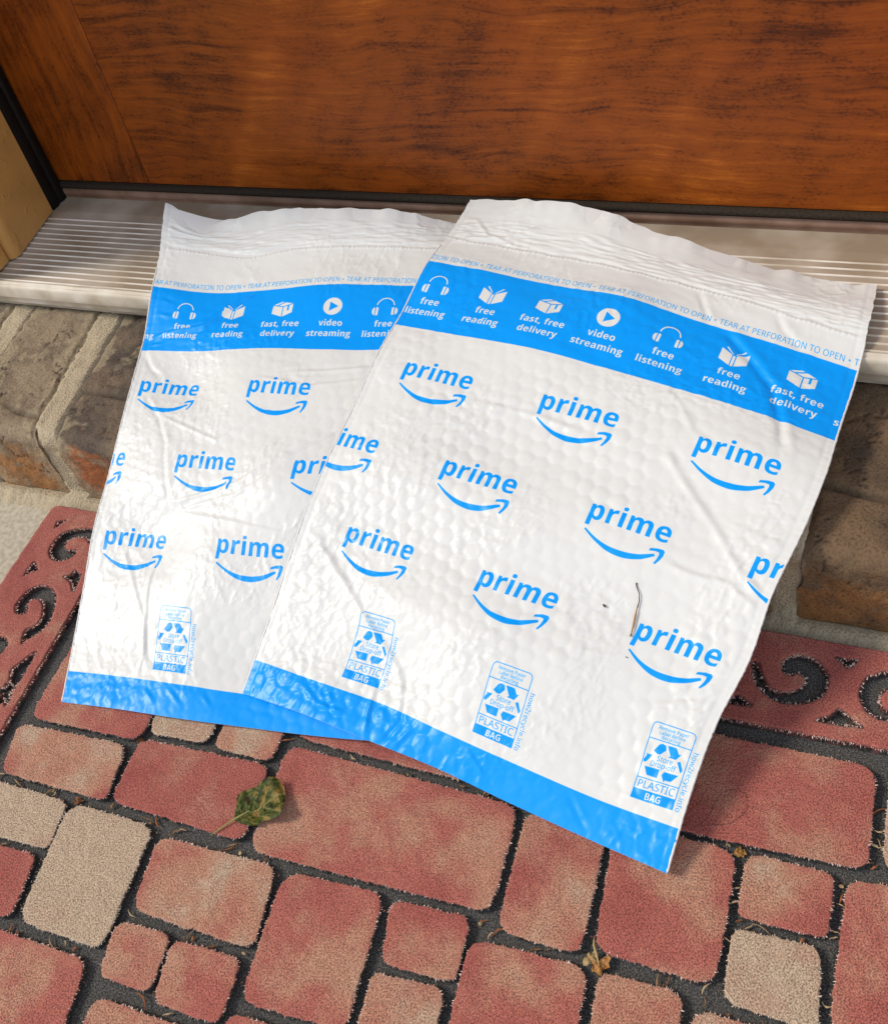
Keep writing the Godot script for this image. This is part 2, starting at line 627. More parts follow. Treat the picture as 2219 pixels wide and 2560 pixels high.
func build_frame() -> void:
	var f := thing("door_frame", "golden brown painted door frame post beside the black seal", "door frame", Vector3.ZERO)
	# left post: a plan outline (x, z) swept upwards, the corner towards the room outside rounded
	var plan := [Vector2(-0.018, -0.0110), Vector2(-0.0067, -0.0107), Vector2(0.0040, 0.0560), Vector2(0.0046, 0.0610), Vector2(0.0034, 0.0655), Vector2(0.0008, 0.0684), Vector2(-0.0030, 0.0695), Vector2(-0.120, 0.0695), Vector2(-0.120, -0.0900), Vector2(-0.018, -0.0900), Vector2(-0.018, -0.0110)]
	part("post", sweep_y(plan, 0.1138, 2.2), mats.jamb, f)
	var casing := [Vector2(-0.0045, 0.0700), Vector2(-0.0012, 0.0716), Vector2(-0.0006, 0.0760), Vector2(-0.0006, 0.1000), Vector2(-0.003, 0.1030), Vector2(-0.120, 0.1030), Vector2(-0.120, 0.0700), Vector2(-0.0045, 0.0700)]
	part("casing", sweep_y(casing, 0.1142, 2.2), mats.jamb, f)
	var seal := [Vector2(-0.0176, -0.0396), Vector2(-0.0100, -0.0390), Vector2(-0.0072, -0.0350), Vector2(-0.0066, -0.0290), Vector2(-0.0078, -0.0262), Vector2(-0.0088, -0.0255), Vector2(-0.0074, -0.0245), Vector2(-0.0062, -0.0200), Vector2(-0.0066, -0.0150), Vector2(-0.0080, -0.0115), Vector2(-0.0176, -0.0115), Vector2(-0.0176, -0.0396)]
	part("seal", sweep_y(seal, 0.1134, 2.15), mats.rubber_seal, f)
	# the far post, past the right of the picture
	var far := []
	for p in plan:
		far.append(Vector2(0.8772 - p.x, p.y))
	far.reverse()
	part("post", sweep_y(far, 0.1138, 2.2), mats.jamb, f)
	part("head", sweep_x([Vector2(-0.09, 2.2), Vector2(-0.09, 2.26), Vector2(0.0695, 2.26), Vector2(0.0695, 2.2), Vector2(-0.09, 2.2)], -0.12, 0.9972, true), mats.jamb, f)
	# the house wall on both sides and above
	var w := thing("house_wall", "brick coloured house wall round the door", "wall", Vector3.ZERO)
	for r in [[-2.5, -0.121, 0.0, 2.9], [0.9985, 3.4, 0.0, 2.9], [-0.121, 0.9985, 2.261, 2.9]]:
		var box := BoxMesh.new()
		box.size = Vector3(r[1] - r[0], r[3] - r[2], 0.19)
		var b := part("wall_section", box, mats.wall, w)
		b.position = Vector3((r[0] + r[1]) / 2.0, (r[2] + r[3]) / 2.0, -0.03)


# An outline in plan (x, z), anticlockwise seen from above (x right, z towards the viewer drawn down), swept upwards.
func sweep_y(plan: Array, y0: float, y1: float) -> ArrayMesh:
	var v := PackedVector3Array()
	var idx := PackedInt32Array()
	for k in plan.size() - 1:
		var f := v.size()
		var a: Vector2 = plan[k]
		var b: Vector2 = plan[k + 1]
		for p in [a, b]:
			v.append(Vector3(p.x, y1, p.y))
			v.append(Vector3(p.x, y0, p.y))
		idx.append_array([f, f + 1, f + 2, f + 1, f + 3, f + 2])
	var mesh := smooth_flat(v, idx)
	return mesh


# Like commit(), with corners kept sharp where faces meet at more than about 40 degrees.
func smooth_flat(v: PackedVector3Array, idx: PackedInt32Array) -> ArrayMesh:
	var by_place := {}
	var fn := []
	for t in range(0, idx.size(), 3):
		var f := (v[idx[t + 2]] - v[idx[t]]).cross(v[idx[t + 1]] - v[idx[t]]).normalized()
		fn.append(f)
		for k in 3:
			var key := (v[idx[t + k]] * 100000.0).round()
			if not by_place.has(key):
				by_place[key] = []
			by_place[key].append(f)
	var nv := PackedVector3Array()
	var nn := PackedVector3Array()
	for t in range(0, idx.size(), 3):
		for k in 3:
			var p := v[idx[t + k]]
			var s := Vector3.ZERO
			var own: Vector3 = fn[t / 3]
			for f in by_place[(p * 100000.0).round()]:
				if own.dot(f) > 0.75:
					s += f
			nv.append(p)
			nn.append(s.normalized())
	var arr := []
	arr.resize(Mesh.ARRAY_MAX)
	arr[Mesh.ARRAY_VERTEX] = nv
	arr[Mesh.ARRAY_NORMAL] = nn
	var m := ArrayMesh.new()
	m.add_surface_from_arrays(Mesh.PRIMITIVE_TRIANGLES, arr)
	return m


# ---------------------------------------------------------------- doormat

# Raised pads of the mat, corners in millimetres (x, z): far-left, far-right, near-right, near-left; then the dye: 0 rose .. 1 tan, and a darkening of the rose.
const PADS := [
	[232, 362, 322, 360, 331, 449, 238, 453, 0.15, 0.1],
	[233, 460, 323, 455, 331, 495, 243, 496, 0.45, 0.0],
	[329, 400, 377, 398, 380, 439, 334, 442, 0.85, 0.0],
	[384, 398, 429, 396, 430, 440, 386, 440, 0.25, 0.0],
	[331, 448, 431, 443, 437, 495, 335, 494, 0.05, 0.35],
	[437, 426, 599, 428, 602, 494, 444, 499, 0.22, 0.05],
	[240, 503, 305, 503, 311, 535, 247, 538, 0.95, 0.0],
	[308, 503, 374, 502, 383, 580, 319, 580, 1.0, 0.0],
	[240, 544, 306, 541, 313, 581, 250, 584, 0.12, 0.0],
	[262, 590, 378, 588, 389, 652, 275, 655, 0.06, 0.0],
	[381, 507, 466, 504, 474, 553, 389, 553, 0.42, 0.0],
	[384, 562, 421, 560, 425, 593, 389, 593, 0.35, 0.0],
	[424, 562, 470, 560, 474, 596, 430, 596, 0.15, 0.0],
	[473, 505, 538, 501, 545, 577, 480, 581, 0.22, 0.0],
	[544, 503, 592, 500, 595, 536, 551, 538, 0.10, 0.05],
	[548, 544, 590, 541, 598, 590, 553, 592, 0.75, 0.0],
	[394, 604, 474, 603, 481, 650, 400, 652, 0.40, 0.0],
	[477, 588, 546, 586, 553, 640, 484, 643, 0.20, 0.0],
	[605, 431, 654, 428, 657, 502, 609, 502, 0.35, 0.05],
	[658, 421, 728, 422, 729, 498, 664, 497, 0.15, 0.05],
	[734, 421, 781, 421, 781, 457, 734, 458, 0.12, 0.05],
	[733, 465, 778, 463, 782, 505, 735, 504, 0.95, 0.0],
	[604, 352, 796, 350, 797, 414, 604, 420, 0.20, 0.15],
	[804, 350, 880, 349, 880, 411, 805, 412, 0.75, 0.0],
	[788, 421, 852, 419, 854, 500, 787, 502, 0.18, 0.0],
	[596, 511, 663, 508, 668, 578, 601, 580, 0.22, 0.0],
	[670, 508, 714, 506, 719, 560, 673, 562, 0.25, 0.0],
	[721, 512, 786, 511, 788, 568, 723, 570, 0.45, 0.0],
	[792, 510, 856, 509, 858, 570, 793, 571, 0.20, 0.0],
	[336, 358, 430, 357, 430, 390, 338, 392, 0.20, 0.0],
	[438, 357, 597, 355, 599, 420, 440, 419, 0.20, 0.0],
	[558, 598, 620, 588, 624, 640, 560, 642, 0.30, 0.0],
	[628, 588, 700, 570, 702, 640, 632, 641, 0.15, 0.0],
	[709, 578, 786, 576, 788, 640, 711, 641, 0.80, 0.0],
	[795, 579, 876, 578, 878, 640, 797, 641, 0.20, 0.0],
	[866, 421, 880, 421, 880, 500, 866, 500, 0.20, 0.0],
	[866, 509, 880, 509, 880, 570, 866, 571, 0.60, 0.0],
	[262, 663, 380, 661, 382, 689, 264, 690, 0.25, 0.0],
	[391, 660, 478, 659, 480, 689, 393, 690, 0.55, 0.0],
	[489, 651, 640, 650, 641, 689, 490, 690, 0.15, 0.0],
	[649, 650, 740, 650, 741, 688, 650, 689, 0.85, 0.0],
	[749, 650, 878, 650, 879, 688, 750, 689, 0.20, 0.0],
]

# Grooves cut through the border, millimetres (x, z).
const SCROLLS := [
	[148.0, 290.5, 145.7, 283.1, 152.6, 279.8, 149.7, 286.2],
	[196.9, 298.9, 192.2, 299.8, 185.8, 295.5, 177.3, 293.4, 170.4, 296.6, 167.2, 301.1, 168.8, 307.4, 173.4, 310.2, 176.7, 308.6, 181.0, 307.7, 182.6, 312.0, 179.9, 317.2, 173.8, 321.3, 165.1, 320.3, 158.2, 314.3, 155.9, 307.2, 156.1, 299.5, 160.0, 292.0, 167.9, 287.5, 175.3, 285.1, 182.3, 284.7, 188.7, 286.3, 196.0, 291.0],
	[151.6, 326.8, 159.1, 333.5, 154.0, 336.4, 151.4, 341.5, 150.2, 333.5],
	[192.4, 326.5, 199.9, 328.6, 202.3, 336.1, 204.3, 345.4, 196.3, 337.4, 187.0, 334.0, 192.5, 331.9],
	[166.0, 373.7, 162.6, 366.6, 163.2, 357.7, 167.2, 349.8, 173.2, 345.8, 182.5, 346.5, 191.4, 352.5, 196.6, 361.8, 200.8, 372.8, 201.0, 382.8, 197.0, 390.3, 191.8, 394.8, 192.4, 400.4, 188.5, 393.9, 186.1, 387.0, 192.7, 383.0, 193.4, 374.4, 188.7, 365.2, 182.9, 359.6, 176.8, 358.3, 172.6, 361.0, 171.5, 365.6, 175.5, 369.9, 175.9, 374.1, 170.6, 375.2],
	[160.8, 401.8, 168.6, 398.4, 172.3, 397.6, 177.9, 400.4, 180.1, 405.6, 179.1, 412.3, 176.4, 417.8, 168.0, 421.0, 163.0, 412.0],
	[208.0, 401.9, 208.6, 409.0, 209.5, 417.7, 210.1, 426.3, 210.4, 433.7, 209.7, 443.8, 206.0, 453.2, 202.0, 445.5, 202.8, 437.7, 203.1, 431.5, 198.5, 423.7, 198.0, 420.7, 201.9, 413.4, 205.1, 406.3],
	[735.0, 287.4, 739.8, 282.9, 746.0, 281.4, 753.6, 282.4, 760.1, 288.3, 763.5, 295.4, 763.0, 304.6, 759.1, 311.4, 750.5, 316.7, 740.4, 319.1, 731.7, 317.4, 724.6, 312.6, 720.1, 307.1, 717.5, 300.7, 716.7, 292.0, 720.0, 294.0, 725.2, 305.8, 730.8, 311.1, 739.4, 311.6, 745.3, 308.9, 749.9, 303.9, 750.8, 298.4, 747.7, 295.2, 743.5, 294.8, 741.7, 297.9, 737.4, 297.6, 734.7, 292.9],
	[766.3, 278.1, 771.1, 278.3, 779.8, 277.0, 773.8, 285.0, 771.5, 282.2],
	[812.0, 283.5, 801.2, 281.5, 797.4, 281.8, 791.3, 284.9, 785.5, 288.8, 782.7, 297.3, 783.4, 304.8, 786.6, 311.6, 790.9, 315.5, 799.9, 317.2, 808.6, 315.6, 814.0, 310.0, 808.0, 308.0, 799.6, 310.3, 795.2, 308.2, 793.8, 302.3, 795.3, 296.8, 798.4, 294.8, 803.0, 293.3, 812.0, 296.0],
	[772.0, 315.3, 778.9, 319.8, 786.5, 324.9, 773.9, 326.3, 759.6, 326.4, 767.7, 321.7],
	[711.1, 320.1, 715.2, 321.9, 721.1, 325.6, 713.6, 326.5, 705.7, 326.0],
]


func rounded(q: Array, r: float, sd: float) -> PackedVector2Array:
	var out := PackedVector2Array()
	for k in 4:
		var p: Vector2 = q[k]
		var a: Vector2 = q[(k + 3) % 4]
		var b: Vector2 = q[(k + 1) % 4]
		var ra := minf(r * rng.randf_range(0.75, 1.15), 0.4 * p.distance_to(a))
		var rb := minf(r * rng.randf_range(0.75, 1.15), 0.4 * p.distance_to(b))
		var s := p.move_toward(a, ra)
		var e := p.move_toward(b, rb)
		for i in 7:
			var t := i / 6.0
			out.append(s.lerp(p, t).lerp(p.lerp(e, t), t))
		var nxt: Vector2 = q[(k + 1) % 4]
		var far := nxt.move_toward(p, minf(r, 0.4 * p.distance_to(nxt)))
		var n := int(e.distance_to(far) / 0.0022)
		for i in range(1, n):
			out.append(e.lerp(far, float(i) / n))
	var c := Vector2.ZERO
	for p in out:
		c += p
	c /= out.size()
	for i in out.size():
		var p := out[i]
		var j := 0.0008 * n_ridge.get_noise_2d(p.x * 120.0 + sd, p.y * 120.0) + 0.0006 * n_soft.get_noise_2d(p.x * 420.0, p.y * 420.0 + sd)
		out[i] = p + (p - c).normalized() * j
	return out


func dye(x: float, z: float, tan: float, deep: float, sd: float) -> Color:
	var rose := Color(0.585, 0.172, 0.128)
	var crimson := Color(0.440, 0.098, 0.082)
	var sand := Color(0.700, 0.520, 0.360)
	var peach := Color(0.660, 0.325, 0.210)
	var a := n_ridge.get_noise_3d(x * 13.0, z * 13.0, sd)
	var b := n_ridge.get_noise_3d(x * 30.0 + 5.0, z * 30.0, sd)
	var f := n_ridge.get_noise_3d(x * 160.0, z * 160.0, sd)
	var t := clampf(tan + (0.85 * a + 0.45 * b) * (0.75 if tan < 0.8 else 0.35) + 0.12 * f, 0.0, 1.0)
	var c := rose.lerp(peach, sm(0.05, 0.5, t)).lerp(sand, sm(0.45, 0.95, t))
	c = c.lerp(crimson, clampf(deep + 0.45 * sm(0.1, 0.5, -a + 0.3 * b) * (1.0 - t), 0.0, 0.8))
	return c * (0.92 + 0.10 * f)


func pad_mesh(outline: PackedVector2Array, tan: float, deep: float, sd: float) -> ArrayMesh:
	var v := PackedVector3Array()
	var col := PackedColorArray()
	var idx := PackedInt32Array()
	var n := outline.size()
	var c := Vector2.ZERO
	for p in outline:
		c += p
	c /= n
	# (inset in metres, height), then shares of the way to the middle
	var rings := [[-0.0006, GROOVE_Y - 0.001], [-0.0006, MAT_TOP - 0.0010], [-0.0003, MAT_TOP - 0.0003], [0.0004, MAT_TOP]]
	var inner := clampi(int(n * 0.16), 12, 34)
	for k in inner:
		rings.append([-1.0, MAT_TOP])
	var r := 0
	for ring in rings:
		for i in n + 1:
			var p := outline[i % n]
			var to := (c - p).normalized()
			var q := p + to * float(ring[0])
			if r > 3:
				var s := (r - 3) / float(inner)
				q = (p + to * 0.0004).lerp(c, s)
			var y: float = ring[1]
			if r >= 3:
				y += 0.0005 * n_ridge.get_noise_2d(q.x * 60.0, q.y * 60.0) + 0.00025 * n_soft.get_noise_2d(q.x * 400.0, q.y * 400.0)
			v.append(Vector3(q.x, y, q.y))
			col.append(dye(q.x, q.y, tan, deep, sd) if r > 1 else Color(0.045, 0.038, 0.034))  # dark backing on the pad walls, their shadow painted into the colour
		r += 1
	# outline runs far-left -> far-right -> near-right: +x then +z. rows run inwards (+z at the far side): (row) x (col) = z x x = +y
	grid_index(idx, rings.size(), n + 1)
	return commit(v, idx, PackedVector2Array(), col)


func seg_dist(p: Vector2, a: Vector2, b: Vector2) -> float:
	var d := b - a
	var t := clampf((p - a).dot(d) / maxf(d.length_squared(), 1e-12), 0.0, 1.0)
	return p.distance_to(a + d * t)


func poly_sdf(p: Vector2, poly: PackedVector2Array) -> float:
	var d := 1e9
	for i in poly.size():
		d = minf(d, seg_dist(p, poly[i], poly[(i + 1) % poly.size()]))
	return -d if Geometry2D.is_point_in_polygon(p, poly) else d


var scroll_polys: Array[PackedVector2Array] = []
var scroll_boxes: Array[Rect2] = []


# Height of the border over the groove floor at (x, z); its outer and inner edges lean with the mat.
func border_height(x: float, z: float, strip: int) -> Vector2:
	var p := Vector2(x, z)
	var wob := 0.0005 * n_ridge.get_noise_2d(x * 130.0, z * 130.0)
	var left := x - (0.1294 + 0.062 * (z - 0.27))
	var inner_x := 0.2150 + 0.08 * (z - 0.361) - x
	var far := z - 0.2662
	var inner_z := 0.3385 - 0.02 * (x - 0.70) * 0.5 - z
	var band := maxf(maxf(inner_x, inner_z), maxf(x - 0.8890, z - 0.6980))
	var d := minf(minf(minf(left, far), minf(0.9690 - x, 0.7690 - z)), band)
	# round the mat's own corner
	if left < 0.008 and far < 0.008:
		d = minf(d, 0.008 - Vector2(0.008 - left, 0.008 - far).length())
	for k in scroll_polys.size():
		if scroll_boxes[k].has_point(p):
			d = minf(d, poly_sdf(p, scroll_polys[k]))
	d += wob
	return Vector2(d, sm(-0.0006, 0.0010, d))


func border_mesh(x0: float, x1: float, z0: float, z1: float, cell: float, strip: int) -> ArrayMesh:
	var v := PackedVector3Array()
	var col := PackedColorArray()
	var idx := PackedInt32Array()
	var rows := int((z1 - z0) / cell) + 1
	var cols := int((x1 - x0) / cell) + 1
	var hgt := PackedFloat32Array()
	for i in rows:
		var z := z0 + (z1 - z0) * i / (rows - 1.0)
		for j in cols:
			var x := x0 + (x1 - x0) * j / (cols - 1.0)
			var h := border_height(x, z, strip)
			var y := lerpf(GROOVE_Y - 0.0006, MAT_TOP + 0.0003, h.y) + (0.0005 * n_ridge.get_noise_2d(x * 60.0, z * 60.0)) * h.y
			v.append(Vector3(x, y, z))
			hgt.append(h.y)
			col.append(dye(x, z, 0.02, 0.22, 77.0).lerp(Color(0.045, 0.038, 0.034), sm(0.9, 0.6, h.y)))  # border walls turn to the same dark colour, shade painted in
	for i in rows - 1:
		for j in cols - 1:
			var a := i * cols + j
			# only where the border stands up; the mat's base shows elsewhere
			if hgt[a] + hgt[a + 1] + hgt[a + cols] + hgt[a + cols + 1] > 0.02:
				idx.append_array([a, a + 1, a + cols, a + 1, a + cols + 1, a + cols])
	return commit(v, idx, PackedVector2Array(), col)


func build_mat() -> void:
	var mat := thing("doormat", "moulded red and tan brick pattern doormat with scrolled border", "doormat", Vector3.ZERO)
	# the traced cuts, and the same motif carried on where the mailers and the frame hide it
	var cuts := []
	for k in SCROLLS.size():
		cuts.append([SCROLLS[k], Vector2.ZERO])
		if k >= 7:
			for n in [-1, -2, -3, 1]:
				if k != 9 or n == 1:
					cuts.append([SCROLLS[k], Vector2(0.118 * n, 0)])
		elif k >= 2 and k <= 4:
			cuts.append([SCROLLS[k], Vector2(0.009, 0.105)])
			cuts.append([SCROLLS[k], Vector2(0.017, 0.210)])
	for cut in cuts:
		var s: Array = cut[0]
		var poly := PackedVector2Array()
		for k in range(0, s.size(), 2):
			poly.append(Vector2(s[k], s[k + 1]) / 1000.0 + cut[1])
		# soften the traced corners once
		var soft := PackedVector2Array()
		for k in poly.size():
			var a := poly[k]
			var b := poly[(k + 1) % poly.size()]
			soft.append(a.lerp(b, 0.25))
			soft.append(a.lerp(b, 0.75))
		if poly.size() < 9:
			soft = poly
		scroll_polys.append(soft)
		var box := Rect2(soft[0], Vector2.ZERO)
		for p in soft:
			box = box.expand(p)
		scroll_boxes.append(box.grow(0.003))
	# base sheet of dark rubber with flock, slightly uneven
	var v := PackedVector3Array()
	var idx := PackedInt32Array()
	var rows := 190
	var cols := 270
	for i in rows + 1:
		for j in cols + 1:
			var t := float(j) / cols
			var z := lerpf(0.2672, 0.768, float(i) / rows)
			var x := lerpf(0.1304 + 0.062 * (z - 0.27), 0.968, t)
			var y := GROOVE_Y + 0.0005 * n_ridge.get_noise_2d(x * 90.0, z * 90.0)
			v.append(Vector3(x, y, z))
	grid_index(idx, rows + 1, cols + 1)
	# skirts down to the pad
	for side in [[0, 1, cols + 1], [rows * (cols + 1), 1, cols + 1], [0, cols + 1, rows + 1], [cols, cols + 1, rows + 1]]:
		var f := v.size()
		for k in side[2]:
			var p := v[side[0] + side[1] * k]
			v.append(p)
			v.append(Vector3(p.x, 0.0006, p.z))
		for k in side[2] - 1:
			var a: int = f + 2 * k
			if side[0] == 0 and side[1] == 1 or side[0] == cols:
				idx.append_array([a, a + 2, a + 1, a + 1, a + 2, a + 3])
			else:
				idx.append_array([a, a + 1, a + 2, a + 1, a + 3, a + 2])
	part("base", commit(v, idx), mats.rubber, mat)
	var strips := [[0.128, 0.260, 0.265, 0.770, 0.0011, "left strip of the red scrolled border"], [0.2601, 0.8850, 0.265, 0.3445, 0.0012, "far strip of the red scrolled border along the brick step"],
			[0.8851, 0.9700, 0.265, 0.770, 0.0016, "right strip of the red scrolled border"], [0.2601, 0.8850, 0.694, 0.770, 0.0016, "near strip of the red scrolled border"]]
	for b in strips:
		part("border", border_mesh(b[0], b[1], b[2], b[3], b[4], 0), mats.felt, mat).set_meta("label", b[5])
	var fibres: Array[Transform3D] = []
	var tints := PackedColorArray()
	var sd := 0.0
	for p in PADS:
		sd += 2.7
		var q := []
		for k in 4:
			q.append(Vector2(p[2 * k], p[2 * k + 1]) / 1000.0)
		var small := minf((q[0] as Vector2).distance_to(q[1]), (q[1] as Vector2).distance_to(q[2]))
		var outline := rounded(q, clampf(small * 0.2, 0.0075, 0.0115), sd)
		part("pad", pad_mesh(outline, p[8], p[9], sd), mats.felt, mat)
		fringe(outline, p[8], p[9], sd, fibres, tints)
	for s in scroll_polys:
		fringe(s, 0.05, 0.25, 77.0, fibres, tints, true)
	var line := PackedVector2Array()
	for k in 200:
		var z := lerpf(0.335, 0.60, k / 199.0)
		line.append(Vector2(0.2150 + 0.08 * (z - 0.361), z))
	fringe(line, 0.02, 0.28, 77.0, fibres, tints, false, true)
	line = PackedVector2Array()
	for k in 400:
		var x := lerpf(0.885, 0.22, k / 399.0)
		line.append(Vector2(x, 0.3385 - 0.01 * (x - 0.70)))
	fringe(line, 0.02, 0.28, 77.0, fibres, tints, false, true)
	# short nap standing off the pads
	for k in 26000:
		var x := rng.randf_range(0.13, 0.86)
		var z := rng.randf_range(0.268, 0.62)
		var r := rng.randf()
		var len := rng.randf_range(0.0006, 0.0016)
		var a := rng.randf() * TAU
		var inside := false
		var c := Color.BLACK
		for p in PADS:
			if x * 1000 > p[6] - 8 and x * 1000 < p[2] + 6 and z * 1000 > p[1] + 2 and z * 1000 < p[5] - 2 and x * 1000 > minf(p[0], p[6]) + 3 and x * 1000 < maxf(p[2], p[4]) - 3:
				inside = true
				c = dye(x, z, p[8], p[9], 0.0)
				break
		if not inside:
			continue
		c = c * rng.randf_range(0.55, 1.7)
		var dirv := Vector3(cos(a), rng.randf_range(0.1, 0.5), sin(a)).normalized()
		fibres.append(blade(Vector3(x, MAT_TOP + 0.0001, z), dirv, len, 0.00022))
		tints.append(c)
	var mm := MultiMesh.new()
	mm.transform_format = MultiMesh.TRANSFORM_3D
	mm.use_colors = true
	mm.mesh = fibre_mesh()
	mm.instance_count = fibres.size()
	for k in fibres.size():
		mm.set_instance_transform(k, fibres[k])
		mm.set_instance_color(k, tints[k])
	var f := MultiMeshInstance3D.new()
	f.name = "fibre_fringe"
	f.multimesh = mm
	var fm := surf(Color.WHITE, 0.9)
	fm.vertex_color_use_as_albedo = true
	f.material_override = fm
	f.set_meta("kind", "stuff")
	mat.add_child(f)


func fibre_mesh() -> ArrayMesh:
	# a tapering three-sided hair, one unit long up +y and one unit wide
	var v := PackedVector3Array()
	var idx := PackedInt32Array()
	for r in [[0.0, 0.5], [0.55, 0.4], [1.0, 0.08]]:
		for k in 4:
			var a: float = TAU * k / 3.0
			v.append(Vector3(cos(a) * r[1], r[0], sin(a) * r[1]))
	grid_index(idx, 3, 4)
	return commit(v, idx)


func blade(at: Vector3, along: Vector3, length: float, width: float) -> Transform3D:
	var y := along.normalized()
	var x := y.cross(Vector3.UP if absf(y.y) < 0.95 else Vector3.RIGHT).normalized()
	var z := x.cross(y)
	return Transform3D(Basis(x * width, y * length, z * width), at)


# Frayed flock along an outline: pale torn ends and dark backing fibres that lean out over the groove.
func fringe(outline: PackedVector2Array, tan: float, deep: float, sd: float, out: Array[Transform3D], tints: PackedColorArray, inward := false, open := false) -> void:
	var n := outline.size()
	var area := 0.0
	for i in n:
		area += outline[i].cross(outline[(i + 1) % n])
	var turn := 1.0 if area > 0.0 else -1.0
	for i in (n - 1 if open else n):
		var a := outline[i]
		var b := outline[(i + 1) % n]
		var l := a.distance_to(b)
		var o2 := Vector2((b - a).y, -(b - a).x).normalized() * turn
		if open:
			o2 = Vector2(-(b - a).y, (b - a).x).normalized()
			if (b - a).y > 0.0 and absf((b - a).y) > absf((b - a).x):
				o2 = Vector2(absf(o2.x), o2.y)
			else:
				o2 = Vector2(o2.x, absf(o2.y))
		if inward:
			o2 = -o2
		var amount := 1.5 + 1.3 * n_soft.get_noise_2d(a.x * 60.0, a.y * 60.0)
		var count := int(l / 0.0006 * amount + rng.randf())
		for k in count:
			var p := a.lerp(b, rng.randf())
			var base := p - o2 * rng.randf_range(-0.0003, 0.0010)
			var dark := rng.randf() < 0.45
			var side := Vector2(-o2.y, o2.x) * rng.randf_range(-0.6, 0.6)
			var d2 := (o2 + side).normalized()
			var y := MAT_TOP - rng.randf_range(0.0002, 0.0012)
			var c := dye(base.x, base.y, tan, deep, sd)
			var len := rng.randf_range(0.0007, 0.0019)
			var w := rng.randf_range(0.0003, 0.00062)
			w *= rng.randf_range(0.8, 1.7)
			if dark:
				c = Color(0.018, 0.014, 0.012) * rng.randf_range(0.5, 1.6)
				len *= 1.25
				base = p - o2 * rng.randf_range(-0.0003, 0.0004)
				y -= 0.0004
				w *= 1.4
			else:
				c = c.lerp(Color(0.86, 0.76, 0.68), rng.randf_range(0.1, 0.9))
			out.append(blade(Vector3(base.x, y, base.y), Vector3(d2.x, rng.randf_range(-0.5, 0.45), d2.y), len, w))
			tints.append(c)


# ---------------------------------------------------------------- padded mailers

# Where the sheet of each mailer lies: 11 rows (flap edge to bottom edge) of 7 points, tenths of a millimetre.
const FRONT_NODES := [
	4352, 1379, -221, 4916, 1420, -182, 5479, 1408, -116, 6007, 1282, 4, 6538, 1221, 122, 7054, 1165, 255, 7569, 1175, 339,
	4318, 1352, 216, 4867, 1315, 255, 5411, 1294, 325, 5949, 1273, 435, 6484, 1254, 556, 7019, 1245, 676, 7555, 1219, 777,
	4267, 1355, 657, 4817, 1316, 701, 5362, 1286, 775, 5908, 1300, 870, 6444, 1231, 991, 6984, 1172, 1099, 7524, 1082, 1200,
	4219, 1247, 1092, 4767, 1246, 1147, 5312, 1259, 1218, 5853, 1227, 1310, 6394, 1181, 1418, 6938, 1130, 1523, 7474, 1045, 1629,
	4172, 1189, 1528, 4714, 1164, 1588, 5255, 1148, 1658, 5804, 1127, 1745, 6363, 1105, 1843, 6898, 1091, 1949, 7432, 1035, 2057,
	4130, 1061, 1953, 4658, 1061, 2022, 5198, 1014, 2094, 5738, 991, 2168, 6271, 980, 2258, 6815, 948, 2358, 7352, 935, 2465,
	4075, 944, 2381, 4599, 948, 2454, 5130, 916, 2527, 5666, 889, 2599, 6198, 862, 2677, 6728, 818, 2765, 7243, 808, 2861,
	4024, 785, 2799, 4554, 746, 2855, 5071, 735, 2929, 5591, 722, 3013, 6133, 680, 3078, 6658, 648, 3156, 7175, 641, 3252,
	3988, 589, 3198, 4507, 593, 3266, 5012, 619, 3341, 5510, 607, 3437, 6022, 568, 3498, 6544, 508, 3563, 7053, 485, 3633,
	3957, 401, 3599, 4474, 389, 3664, 4991, 378, 3705, 5466, 410, 3832, 5975, 377, 3911, 6495, 325, 3979, 6982, 354, 4035,
	3918, 215, 4014, 4421, 260, 4076, 4925, 237, 4140, 5424, 209, 4200, 5929, 179, 4291, 6437, 174, 4384, 6935, 204, 4479,
]
const BACK_NODES := [
	1641, 1512, 253, 2167, 1343, 179, 2711, 1401, 64, 3263, 1382, -15, 3804, 1332, -85, 4323, 1189, -124, 4854, 1182, -215,
	1723, 1293, 653, 2268, 1231, 585, 2802, 1231, 486, 3336, 1240, 413, 3869, 1233, 357, 4404, 1218, 304, 4936, 1205, 220,
	1856, 1216, 1070, 2379, 1145, 1011, 2902, 1158, 929, 3426, 1208, 860, 3954, 1197, 804, 4483, 1186, 739, 5014, 1189, 657,
	1948, 1052, 1475, 2476, 1082, 1432, 2999, 1099, 1366, 3517, 1113, 1308, 4036, 1112, 1249, 4561, 1145, 1176, 5089, 1178, 1095,
	2063, 989, 1888, 2587, 945, 1835, 3078, 1046, 1805, 3585, 1044, 1764, 4106, 1045, 1693, 4631, 1073, 1610, 5159, 1101, 1527,
	2140, 872, 2297, 2644, 897, 2271, 3140, 930, 2244, 3645, 947, 2208, 4165, 950, 2128, 4693, 975, 2041, 5223, 986, 1951,
	2193, 704, 2709, 2696, 782, 2699, 3210, 801, 2663, 3693, 854, 2651, 4216, 829, 2556, 4756, 853, 2463, 5289, 878, 2374,
	2261, 577, 3128, 2792, 561, 3070, 3279, 652, 3071, 3785, 650, 3024, 4311, 639, 2941, 4842, 681, 2864, 5371, 732, 2782,
	2339, 394, 3532, 2854, 447, 3501, 3360, 493, 3476, 3869, 462, 3423, 4399, 469, 3343, 4930, 535, 3275, 5458, 596, 3194,
	2422, 224, 3946, 2940, 268, 3907, 3451, 288, 3867, 3976, 239, 3802, 4501, 284, 3736, 5027, 336, 3665, 5550, 426, 3594,
	2550, 130, 4365, 3036, 159, 4324, 3539, 169, 4284, 4058, 162, 4223, 4584, 165, 4161, 5113, 186, 4083, 5638, 251, 3992,
]
const SHEET_W := 322.5     # millimetres
